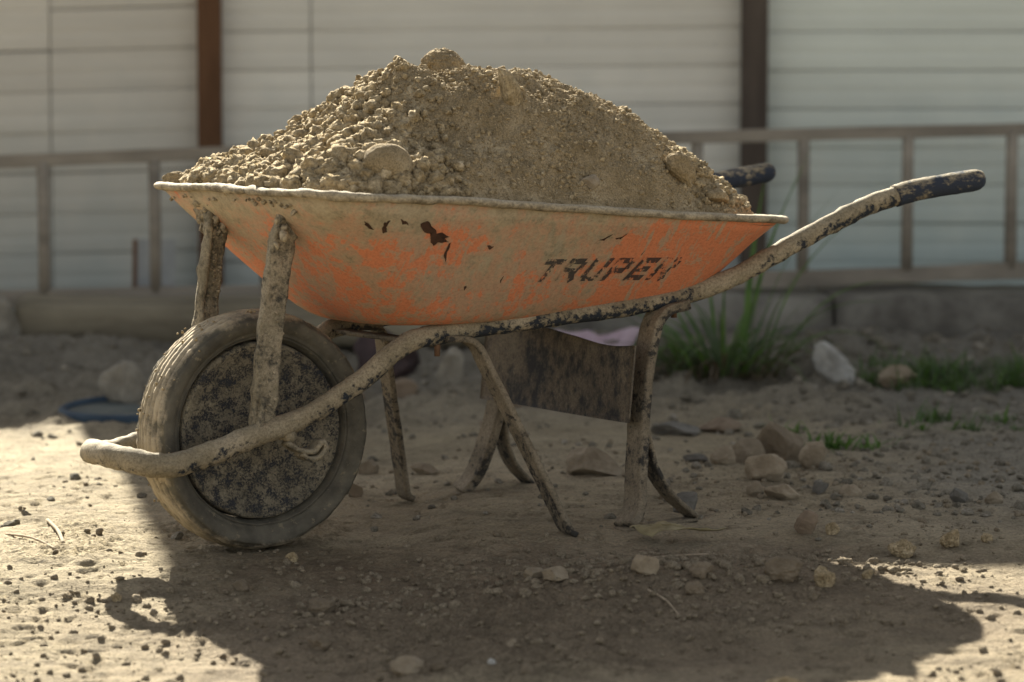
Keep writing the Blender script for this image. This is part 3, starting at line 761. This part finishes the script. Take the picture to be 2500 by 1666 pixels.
# ------------------------------------------------------------------ sand heap in the tray
UA, VA = .405, .0
def sand_H(u, v, fine=True):
    du = np.where(u < UA, (UA - u) / (UA - RIM0 - .008), (u - UA) / (RIM1 - .008 - UA)); dv = np.abs(v - VA) / (RHW - .010)
    r0 = np.sqrt(du ** 2 + dv ** 2); n = 2.0 + 3.0 * np.clip(r0, 0, 1)
    r = (du ** n + dv ** n + 1e-9) ** (1 / n)
    sx = (u - UA) * .848 - (v - VA) * .53                 # towards the rear near corner
    side = ss(-.12, .16, sx)
    pl = np.interp(r, [0, .08, .2, .36, .576, .66, .83, 1.0, 1.2], [.224, .224, .213, .172, .108, .080, .042, .002, -.03])
    pr = np.interp(r, [0, .08, .2, .31, .5, .6, .68, .81, .93, 1.0, 1.2], [.224, .226, .223, .214, .184, .153, .122, .072, .028, .003, -.03])
    z = zrim(u) + pl * (1 - side) + pr * side
    # shoulders and scoops cut by the shovel
    z = z + .016 * np.exp(-((u - .285) / .035) ** 2 - ((v + .02) / .05) ** 2) + .020 * np.exp(-(np.abs(u - .287) / .016) ** 1.3 - ((v + .01) / .018) ** 2)
    z = z - .016 * np.exp(-((u - .34) / .022) ** 2 - ((v - .0) / .09) ** 2)
    z = z - .022 * np.exp(-((u - .30) / .10) ** 2 - ((v + .20) / .045) ** 2)        # hollow above the round stone
    z = z + .014 * np.exp(-((u - .26) / .045) ** 2 - ((v + .10) / .035) ** 2)
    edge = ss(1.02, .85, r)
    p = v3(u, v)
    z = z + edge * (.022 * fbm(p * 8, 3, 51) + .014 * fbm(p * 21, 3, 52) + .0035 * fbm(p * 55, 3, 53))
    if fine:
        q = np.stack([u, v], 1); lit = .55 + .45 * ss(.30, .12, u) + .35 * ss(.0, .10, sx) * ss(.1, .0, np.abs(v + .02 - 0))
        q = q + np.stack([.010 * fbm(p * 45, 2, 64), .010 * fbm(p * 45, 2, 65)], 1); k1 = np.maximum(0, 1 - worley(q * 62, 61) * 1.25); k2 = np.maximum(0, 1 - worley(q * 130 + 3, 62) * 1.2); k3 = np.maximum(0, 1 - worley(q * 230 + 8, 63) * 1.2)
        z = z + edge * (.0065 * np.sqrt(k1) * lit * ss(-.15, .25, fbm(p * 14, 2, 71)) + .0048 * np.sqrt(k2) + .0032 * np.sqrt(k3) + .004 * fbm(p * 90, 3, 66, .7))
    return z, r
def sand():
    us = np.linspace(RIM0 + .002, RIM1 - .002, 510); vs_ = np.linspace(-RHW + .004, RHW - .004, 400)
    U_, V_ = np.meshgrid(us, vs_, indexing='ij'); u, v = U_.ravel(), V_.ravel()
    z, r = sand_H(u, v)
    # clip to the rounded corner outline of the tray
    inside = np.ones(len(u), bool); cr = .115
    for cu, s1 in ((RIM0 + cr, -1), (RIM1 - cr, 1)):
        for cv, s2 in ((-RHW + cr, -1), (RHW - cr, 1)):
            inside &= ~(((u - cu) * s1 > 0) & ((v - cv) * s2 > 0) & (np.hypot(u - cu, v - cv) > cr - .003))
    F = grid_faces(len(us), len(vs_)); F = F[inside[F].all(1)]
    root = tag(empty('sand_heap', (OX, OY, 0), TH), 'heap of pale crumbly sand piled high in the wheelbarrow', 'sand')
    mesh('sand_body', v3(u, v, z), F, M['sand'], root)
    # crumbs: more and coarser on the front slope and the lit crest
    N = 62000; u = rng.uniform(RIM0 + .006, RIM1 - .006, N); v = np.where(rng.random(N) < .75, rng.uniform(-RHW + .008, .10, N), rng.uniform(.05, RHW - .008, N))
    z, r = sand_H(u, v); p = v3(u, v)
    dens = .42 + .5 * ss(.30, .10, u) + .35 * ss(.35, .75, r) * ss(.55, .8, u) + .55 * ss(.0, .35, fbm(p * 11, 3, 81))
    keep = (rng.random(N) < dens) & (r < .985)
    for cu, s1 in ((RIM0 + .115, -1), (RIM1 - .115, 1)):
        for cv, s2 in ((-RHW + .115, -1), (RHW - .115, 1)):
            keep &= ~(((u - cu) * s1 > 0) & ((v - cv) * s2 > 0) & (np.hypot(u - cu, v - cv) > .109))
    u, v, z = u[keep], v[keep], z[keep]; n = len(u)
    coarse = .30 + .85 * ss(.36, .12, u) + .50 * ss(.62, .85, u)
    rad = .0010 + (.0020 * rng.random(n) ** 1.5 + .0120 * rng.random(n) ** 15) * coarse
    pos = np.stack([u, v, z + rad * .3], 1); big = (rad > .0033) & (rad <= .0058)
    V, F = scatter(pos[big], rad[big], 1, .7, .95)
    hug = rad > .0058; tiny = rad <= .0033; V2, F2 = scatter(pos[hug], rad[hug] * 1.1, 2, .7, .95)
    V = rough(V, .0012, 300, 5, 2); V2 = rough(V2, .0022, 260, 6, 3)
    V, F = np.vstack([V, V2]), np.vstack([F, F2 + len(V)])
    tag(mesh('sand_crumbs', V, F, M['clod'], root), kind='stuff')
    V, F = scatter(pos[tiny], rad[tiny], 0, .6, .95)
    tag(mesh('sand_grains', V, F, M['clod'], root, smooth=False), kind='stuff')
    print('sand crumbs', n)
sand()

def lump(name, label, cat, loc, size, mat, seed, sub=4, jag=.35, cuts=5, rot=None, group=None, fine=.05, sink=.25, onground=True, parent_z=None):
    """one stone or clod, size = full width (x), depth (y), height (z); stands on loc"""
    r = np.random.default_rng(seed); V0, F0 = ico(sub)
    V = V0 * (1 + jag * fbm(V0 * 1.1 + seed * 3.1, 3, seed))[:, None]
    for _ in range(cuts):
        d = r.normal(size=3); d /= np.linalg.norm(d); lim = r.uniform(.5, .8); mm = V @ d; V = V - np.maximum(mm - lim, 0)[:, None] * d * .93
    V = V + V0 * (fine * fbm(V0 * 5 + seed, 4, seed + 3, .65))[:, None]
    V = V - (V.max(0) + V.min(0)) / 2; V = V / (V.max(0) - V.min(0)) * np.array(size)
    if rot is not None: V = V @ np.array(Matrix.Rotation(rot[0], 3, rot[1])).T
    V[:, 2] += -V[:, 2].min() - sink * size[2]
    o = mesh(name, V, F0, mat); o.location = loc
    tag(o, label, cat, group)
    return o
# stones and clods lying in the sand (barrow coordinates)
def insand(name, label, cat, u, v, size, mat, seed, lift=0.0, rot=None, sub=4, **k):
    z = float(sand_H(np.array([u]), np.array([v]), False)[0][0])
    o = lump(name, label, cat, Wl(u, v, z + lift), size, M[mat], seed, sub, rot=rot, **k); o.rotation_euler = (0, 0, TH); return o
insand('stone', 'round sand-coated stone half buried low in the near side of the sand heap', 'stone', .128, -.262, (.088, .065, .066), 'sand', 5, -.004, jag=.10, cuts=0, fine=.035, sink=.22)
insand('stone', 'long flat pointed stone stuck upright in the middle of the sand heap', 'stone', .405, -.185, (.034, .03, .088), 'clod', 6, -.004, rot=(math.radians(-32), 'Y'), jag=.2, cuts=6, fine=.03, sink=.1)
insand('clod', 'big leaning clod near the right end of the sand heap', 'clod', .692, -.268, (.046, .045, .074), 'sand', 8, -.004, rot=(math.radians(-35), 'Y'), jag=.3, cuts=3, fine=.10, sink=.12)
insand('clod', 'smaller dark clod to the right of the big leaning one on the rim', 'clod', .752, -.285, (.046, .035, .028), 'sand', 9, .002, jag=.35, cuts=3, sink=.1)
insand('stone', 'small pale stone low in the sand beside the tray rim', 'stone', .492, -.292, (.034, .03, .034), 'tan', 10, -.004, jag=.2, cuts=3)
insand('clod', 'rounded clod crowning the top of the sand heap', 'clod', .398, .02, (.086, .08, .072), 'sand', 23, -.016, jag=.13, cuts=0, fine=.16, sink=.2, sub=5)
insand('clod', 'light jagged clod by the rim left of the round stone', 'clod', .062, -.275, (.034, .03, .028), 'clod', 14, .002, jag=.6, cuts=1, fine=.16)
insand('clod', 'small clod sitting on the front far corner of the tray rim', 'clod', .012, .268, (.042, .04, .022), 'clod', 15, .006, jag=.5, cuts=1, fine=.14, sink=0)
insand('clod', 'pale clod standing on the left crest of the sand heap', 'clod', .050, .12, (.036, .03, .034), 'clod', 16, .002, jag=.5, cuts=1, fine=.14)
insand('clod', 'pale pebble-like clod just right of the round stone', 'clod', .188, -.250, (.020, .02, .022), 'tan', 17, .004, jag=.4, cuts=2)
for i, (u, v, w_, lab) in enumerate([(.60, .02, .030, 'pale clod on the sunlit right crest, the upper one of two'), (.72, -.02, .034, 'larger pale clod halfway down the sunlit right crest'), (.86, -.20, .036, 'long pale clod near the right tip of the tray'), (.79, -.12, .028, 'round pale clod on the right crest just left of the far handle'), (.15, -.16, .028, 'pale clod on the left slope above the round stone'), (.22, -.05, .03, 'lumpy clod on the left slope below the sand spike')]):
    insand('clod', lab, 'clod', u, v, (w_, w_ * .8, w_ * .75), 'clod', 40 + i, .002, jag=.45, cuts=1, fine=.15)

# ------------------------------------------------------------------ stones on the ground: x, y, width, height, material, name, label
ROCKS = [
 (.514, 5.928, .112, .085, 'brown', 'rock', 'largest brown rock at the back of the small rock pile'),
 (.468, 5.600, .080, .052, 'tan', 'rock', 'flat-topped slab at the front of the rock pile'),
 (.406, 5.875, .049, .038, 'tan', 'rock', 'rounded tan rock at the left end of the rock pile'),
 (.460, 5.905, .068, .048, 'tan', 'rock', 'blocky tan rock leaning on the largest rock of the pile'),
 (.573, 5.798, .056, .053, 'tan', 'rock', 'pointed light rock at the right end of the rock pile'),
 (.440, 6.427, .094, .034, 'reddish', 'rock', 'reddish brown rock behind the rock pile'),
 (.158, 5.723, .116, .054, 'tan', 'rock', 'wide low rock seen left of the near rear leg'),
 (.301, 5.277, .044, .036, 'grey', 'rock', 'dark grey rock behind the rear foot of the wheelbarrow'),
 (.482, 5.421, .066, .030, 'tan', 'rock', 'long low stone just in front of the rock pile'),
 (.433, 5.450, .030, .028, 'tan', 'stone', 'small tan stone touching the left end of the long low stone'),
 (.558, 5.507, .031, .022, 'grey', 'stone', 'small grey wedge-shaped stone right of the rock pile'),
 (.608, 5.467, .042, .024, 'tan', 'stone', 'tan stone alone to the right of the rock pile'),
 (.791, 5.390, .034, .027, 'grey', 'stone', 'bluish grey stone near the right edge on the gravel'),
 (.854, 5.398, .034, .022, 'tan', 'stone', 'tan stone near the right edge beside the bluish grey one'),
 (.487, 5.033, .040, .040, 'reddish', 'stone', 'round reddish stone standing right of the yellow leaf'),
 (.530, 5.033, .024, .021, 'clod', 'clod', 'small pale clod right of the round reddish stone'),
 (.712, 4.946, .034, .028, 'clod', 'clod', 'yellowish clod far right just behind the sunlit strip'),
 (.629, 4.892, .048, .027, 'clod', 'clod', 'wide yellowish broken clod behind the sunlit strip'),
 (.778, 4.987, .021, .016, 'clod', 'clod', 'smallest of the yellowish clods at the right'),
 (0.204, 4.651, .045, .034, 'tan', 'stone', 'smooth oval stone in the shade below the yellow leaf'),
 (0.289, 4.640, .040, .024, 'brown', 'clod', 'dark lump right of the smooth oval stone'),
 (0.414, 4.638, .060, .036, 'brown', 'clod', 'large brown clod left of the sunlit strip'),
 (0.475, 4.610, .034, .031, 'clod', 'clod', 'crumbly clod with its top in the sun at the tip of the sunlit strip'),
 (0.546, 4.670, .018, .016, 'clod', 'clod', 'small clod fully in the sun on the sunlit strip'),
 (0.275, 4.565, .032, .022, 'brown', 'clod', 'brown clod in the shade below the dark lump'),
 (0.066, 4.642, .042, .021, 'tan', 'stone', 'right stone of a touching pair in the middle of the shadow'),
 (0.034, 4.680, .034, .020, 'tan', 'stone', 'left stone of a touching pair in the middle of the shadow'),
 (-0.145, 4.192, .047, .024, 'tan', 'stone', 'pale tan stone nearest the bottom edge left of centre'),
 (-0.101, 4.204, .028, .015, 'brown', 'clod', 'brown clod right beside the stone at the bottom edge'),
 (-0.028, 4.202, .012, .011, 'pale', 'stone', 'tiny white stone near the bottom edge'),
 (0.022, 4.137, .021, .018, 'brown', 'stone', 'brown pebble near the bottom edge right of the tiny white stone'),
 (-0.001, 4.320, .015, .013, 'tan', 'stone', 'small yellowish pebble alone in the lower shadow'),
 (-0.278, 4.389, .034, .020, 'brown', 'clod', 'hollow crumbly clod in the lower left shadow'),
 (-0.611, 4.691, .018, .016, 'clod', 'clod', 'lone pebble in the sunlit ground at the left'),
 (-0.423, 4.744, .028, .020, 'brown', 'clod', 'clod in the shade just below the wheel'),
 (-0.288, 4.579, .045, .024, 'brown', 'clod', 'broad clod in the shade right of and below the wheel'),
 (0.362, 4.012, .056, .022, 'clod', 'stone', 'sunlit stone cut off by the bottom edge'),
 (-.894, 6.970, .106, .104, 'warmgrey', 'rock', 'grey triangular boulder behind the wheel above the blue basin'),
 (.887, 7.024, .090, .048, 'tan', 'rock', 'tan block-shaped rock beside the white chunk at the right'),
 (-.145, 7.079, .068, .088, 'warmgrey', 'rock', 'white rock seen between wheel and legs under the tray'),
 (-.039, 6.393, .062, .028, 'reddish', 'rock', 'pinkish flat stone between the legs'),
 (-.010, 6.90, .090, .050, 'reddish', 'rock', 'brown stone behind the far legs'),
 (-.280, 5.912, .045, .027, 'tan', 'stone', 'tan stone just behind the right side of the wheel'),
 (-.286, 5.570, .028, .027, 'brown', 'stone', 'brown stone touching the right outline of the tyre'),
 (.341, 6.363, .104, .026, 'grey', 'rock', 'long flat grey slab behind the near rear leg'),
 (.357, 5.915, .050, .018, 'grey', 'rock', 'thin flat stone left of the rock pile'),
 (-.169, 5.855, .056, .023, 'tan', 'stone', 'low tan stone by the far front leg'),
 (-1.33, 7.80, .15, .12, 'warmgrey', 'rock', 'pale grey lump beside the left end of the timber beam'),
 (.205, 5.11, .05, .020, 'brown', 'clod', 'brown clod at the foot of the near rear leg'),
 (-.355, 4.90, .022, .018, 'clod', 'clod', 'round crumb of earth beside the bottom of the tyre'),
]
for i, (x, y, wd, ht, mt, nm, lab) in enumerate(ROCKS):
    cl = nm == 'clod'
    r_ = random.Random(i * 7 + 3)
    dp = wd * r_.uniform(.65, .9)
    lump(nm, lab, nm if nm != 'stone' else 'stone', (x, y + dp * .35, gz(x, y + dp * .35) - .001), (wd, dp, ht * 1.22), M[mt], 100 + i, 4 if wd > .03 else 3, .45 if cl else .28, 3 if cl else 7, fine=.15 if cl else .07, sink=.17)
# white plaster chunk: leaning pointed shard
o = lump('plaster_chunk', 'white pointed chunk of plaster lying among the weeds at the right', 'plaster', (.745, 7.08, gz(.745, 7.08)), (.070, .05, .135), M['pale'], 304, 4, .5, 6, fine=.12, rot=(math.radians(-50), 'Y'), sink=.16)
# rubbish behind the wheel
o = lump('rubble_heap', 'dark brown heap of rubbish seen behind the legs under the tray', 'rubbish', (-.30, 7.35, gz(-.3, 7.35)), (.16, .10, .16), M['bottle'], 320, 4, .5, 5)
for i, (x, y, s_, lab) in enumerate([(-.37, 7.05, .05, 'reddish broken brick piece left of the white rock'), (-.25, 7.02, .06, 'brown broken brick piece against the white rock')]):
    lump('brick_piece', lab, 'brick', (x, y, gz(x, y)), (s_ * 1.3, s_, s_), M['reddish'], 330 + i, 3, .2, 8)

# blue lid
LP = (-.825, 6.84)
root = tag(empty('plastic_basin', (*LP, gz(*LP) + .004)), 'shallow round dark blue plastic basin lying on the ground behind the wheel', 'basin')
Lr = .185
V, F = revolve([(Lr - .012, .000), (Lr, .002), (Lr + .004, .012), (Lr + .002, .026), (Lr - .006, .030), (Lr - .012, .024), (Lr - .016, .008)], 72)
V = V.reshape(-1, 3)[:, [0, 2, 1]]; mesh('rim', V, F[:, ::-1], M['lid'], root)
V, F = revolve([(.0005, .012), (.06, .013), (.12, .014), (Lr - .014, .018), (Lr - .014, .006), (.0005, .004)], 72)
V = V.reshape(-1, 3)[:, [0, 2, 1]]; mesh('dish', V, F[:, ::-1], M['lidin'], root)
root.rotation_euler = (math.radians(2), math.radians(-1), 0)

# pink film and leaf
def sheet_obj(name, label, cat, outline, mat, loc, amp, seed, thick=.0008, rot=0, tilt=0):
    P = np.array(outline, float); c = P.mean(0); n = len(P); rings = []
    K = 6
    D = []
    for i in range(n):
        for t in (0, .25, .5, .75): D.append(P[i] + (P[(i + 1) % n] - P[i]) * t)
    D = np.array(D)
    for k in range(K + 1): rings.append(c + (D - c) * max(k, .02) / K)
    Q = np.array(rings).reshape(-1, 2); z = amp * fbm(v3(Q[:, 0], Q[:, 1]) * 22, 3, seed) + amp * .8
    o = mesh(name, v3(Q[:, 0], Q[:, 1], z), grid_faces(K + 1, len(D), False, True), M[mat]); o.location = loc
    md = o.modifiers.new('thickness', 'SOLIDIFY'); md.thickness = thick
    o.rotation_euler = (tilt, 0, rot); tag(o, label, cat); return o
sheet_obj('dry_leaf', 'crumpled yellow-green leaf half covered with earth by the rear foot', 'leaf', [(-.065, .012), (-.055, -.018), (-.03, -.040), (.01, -.042), (.05, -.022), (.090, -.012), (.095, .006), (.05, .002), (.01, -.015), (-.02, -.012), (-.035, .008), (-.02, .026), (-.05, .030)], 'bag', (.258, 5.005, gz(.258, 4.98) + .004), .022, 5)
sheet_obj('plastic_film', 'scrap of pale pink plastic film behind the brace plate', 'plastic film', [(-.10, -.05), (.0, -.07), (.10, -.03), (.13, .04), (.02, .02), (-.08, .06)], 'pink', (.185, 7.25, gz(.185, 7.25) + .07), .03, 9, tilt=math.radians(28))
for i, (a, b, r_, lab) in enumerate([((-.810, 5.315), (-.742, 5.04), .0032, 'short thick straw stick on the sunlit ground at the left'), ((-.862, 5.19), (-.742, 4.96), .0020, 'long thin twig beside the short stick on the sunlit ground'),
                        ((.245, 4.47), (.205, 4.58), .0016, 'dry twig pressed in the dust in the lower shadow'), ((.19, 4.83), (.31, 4.80), .0018, 'twig lying on the earth ridge right of centre')]):
    P = catmull([(a[0], a[1], gz(*a) + .004), ((a[0] + b[0]) / 2 + .004, (a[1] + b[1]) / 2, gz((a[0] + b[0]) / 2, (a[1] + b[1]) / 2) + .006), (b[0], b[1], gz(*b) + .004)], 8)
    V, F = lumpy_tube(P, r_, r_ * .3, 90, i, 8); tag(mesh('stick', V, F, M['stick']), lab, 'stick')

# ------------------------------------------------------------------ pebbles, crumbs and rubble (nobody could count them)
def scatter_mixed(pos, r, lim, jag, flat, angular=False):
    a, b = r >= lim, r < lim
    V1, F1 = scatter(pos[a], r[a], 1, jag, flat, angular=angular); V2, F2 = scatter(pos[b], r[b], 0, jag, flat)
    return np.vstack([V1, V2]), np.vstack([F1, F2 + len(V1)])
def field(n, x0, x1, y0, y1, rmin, rmax, pw, densf, seed):
    x = rng.uniform(x0, x1, n); y = y0 * (y1 / y0) ** rng.random(n)
    k = rng.random(n) < densf(x, y); x, y = x[k], y[k]
    r = rmin + (rmax - rmin) * rng.random(len(x)) ** pw
    return x, y, r
def dn(x, y):
    p = v3(x, y); a = ss(-.05, .4, fbm(p * 2.6, 3, 91))
    b = np.exp(-((x + .05) / .65) ** 2 - ((y - 4.62) / .30) ** 2)
    b2 = np.exp(-((x - .30) / .28) ** 2 - ((y - 4.75) / .13) ** 2)
    return np.clip(.015 + .28 * a + 1.1 * b + 1.8 * b2, 0, 1)
x, y, r = field(52000, -1.05, 1.15, 3.85, 6.3, .0009, .0068, 9, dn, 1)
V, F = scatter_mixed(v3(x, y, gfull(x, y) + r * .25), r, .0022, .65, .8)
N3 = 170; x3 = .27 + rng.normal(size=N3) * .16; y3 = 4.74 + rng.normal(size=N3) * .07; r3 = .003 + .008 * rng.random(N3) ** 2.5
N4 = 110; x3 = np.append(x3, -.18 + rng.normal(size=N4) * .22); y3 = np.append(y3, 4.66 + rng.normal(size=N4) * .12); r3 = np.append(r3, .0025 + .008 * rng.random(N4) ** 3)
V3, F3 = scatter(v3(x3, y3, gfull(x3, y3) + r3 * .2), r3, 2, .7, .8); V3 = rough(V3, .0018, 200, 9, 3)
V, F = np.vstack([V, V3]), np.vstack([F, F3 + len(V)])
tag(mesh('earth_crumbs', V, F, M['pebble']), 'loose crumbs of dry earth scattered over the ground', 'gravel', kind='stuff')
def dr(x, y): return np.clip(.15 + .8 * ss(.1, .7, x) + .5 * ss(6.8, 7.4, y), 0, 1) * ss(4.9, 5.5, y)
x, y, r = field(23000, -1.7, 1.7, 5.0, 8.3, .0013, .014, 9, dr, 2)
V, F = scatter_mixed(v3(x, y, gfull(x, y) + r * .2), r, .0058, .35, .75, True)
N2 = 1500; x2 = rng.uniform(-1.7, 1.75, N2); y2 = rng.uniform(6.65, 8.05, N2); k2 = rng.random(N2) < (.35 + .65 * ss(.3, .8, x2)); x2, y2 = x2[k2], y2[k2]
r2 = .004 + .020 * rng.random(len(x2)) ** 4
V2, F2 = scatter(v3(x2, y2, gfull(x2, y2) + r2 * .15), r2, 1, .5, .75, angular=True); V2 = rough(V2, .004, 60, 8, 3)
V, F = np.vstack([V, V2]), np.vstack([F, F2 + len(V)])
tag(mesh('gravel', V, F, M['rubble'], smooth=False), 'grey gravel and rubble on the ground towards the fence', 'gravel', kind='stuff')

# ------------------------------------------------------------------ grass
def blade(L_, wd, lean, az, curve, seg=7):
    P = []; z = 0; d = 0; a = lean
    for k in range(seg + 1):
        P.append((d * math.cos(az), d * math.sin(az), z)); st = L_ / seg
        d += math.sin(a) * st; z += math.cos(a) * st; a += curve / seg
    P = np.array(P); s = np.array([-math.sin(az), math.cos(az), 0])
    V = []
    for k, p in enumerate(P):
        t = k / seg; w_ = wd * (.55 + .9 * t if t < .4 else .91 * (1 - t) / .6 + .01) / 2
        V += [p - s * w_, p + np.array([0, 0, -w_ * .35]), p + s * w_]
    F = grid_faces(seg + 1, 3)
    return np.array(V), F
def tussock():
    root = tag(empty('tall_grass', (.500, 7.24, .075)), 'tall clump of broad grass blades growing behind the rear of the tray', 'grass plant')
    for i in range(210):
        dead = i % 2 == 0
        az = R.uniform(0, 2 * math.pi); L_ = R.uniform(.14, .34) if not dead else R.uniform(.08, .24)
        V, F = blade(L_, R.uniform(.006, .014), R.uniform(.1, .8) if not dead else R.uniform(.3, 1.3), az, R.uniform(.6, 2.6), 8)
        rr = R.uniform(0, .10); V = V + np.array([rr * math.cos(az) * 1.5, rr * math.sin(az) * .8, 0]); V[:, 2] = np.maximum(V[:, 2], .004)
        mesh('blade', V, F, M['dead' if dead else ('green' if i % 4 == 1 else 'olive')], root)
    for px, L_, ln, az, cv in ((.055, .60, .08, .1, .45), (.045, .56, .10, .4, .5), (.065, .52, .13, 0, .7), (.050, .50, .03, 1, .4), (.14, .50, .18, .1, 2.0), (.10, .52, .10, .2, 1.1), (-.07, .34, .35, 2.9, 1.5), (.10, .40, .35, 0, 1.6), (-.12, .30, .45, 3.1, 2.2), (-.02, .36, .3, 3.4, 1.8), (.12, .34, .5, .3, 1.9)):
        V, F = blade(L_, .020, ln, az, cv, 10); mesh('blade', V + np.array([px, 0, 0]), F, M['green'], root)
tussock()
def gmz(x, y): return float(gmac(np.array([x]), np.array([y]))[0])
def weeds(x, y, rx, ry, n, h, label, mats=('green', 'olive')):
    root = tag(empty('weed_patch', (x, y, 0)), label, 'weeds')
    cl = []
    while len(cl) < max(5, n // 12):
        a, q = R.uniform(0, 6.28), math.sqrt(R.random()); cl.append((rx * q * math.cos(a), ry * q * math.sin(a), R.uniform(.35, 1.15)))
    for mt in mats:
        Vs = []; Fs = []; k = 0
        for i in range(n):
            cx, cy, hh = R.choice(cl); dx = cx + R.gauss(0, .018); dy = cy + R.gauss(0, .014); az = R.uniform(0, 6.28)
            V, F = blade(h * hh * R.uniform(.3, 1.1), R.uniform(.003, .009), R.uniform(.1, 1.2), az, R.uniform(.2, 1.8), 4)
            V = V + np.array([dx, dy, gmz(x + dx, y + dy) - .004]); Vs.append(V); Fs.append(F + k); k += len(V)
        tag(mesh('weed_leaves', np.vstack(Vs), np.vstack(Fs), M[mt], root), kind='stuff')
weeds(1.00, 7.18, .23, .17, 420, .11, 'large patch of green weeds at the right behind the tan block-shaped rock')
weeds(1.20, 7.35, .12, .12, 160, .07, 'patch of weeds at the right edge near the footing', ('olive', 'green'))
weeds(.665, 6.18, .095, .06, 130, .080, 'bright tuft of small grass just right of the rock pile', ('green',))
weeds(.565, 6.42, .05, .03, 40, .05, 'thin sprouts behind the rock pile', ('green',))
weeds(1.02, 6.55, .20, .11, 170, .06, 'low dull weeds at the right edge on the gravel', ('olive', 'green'))
weeds(.30, 7.30, .09, .05, 90, .09, 'thin grass left of the tall grass clump', ('green',))
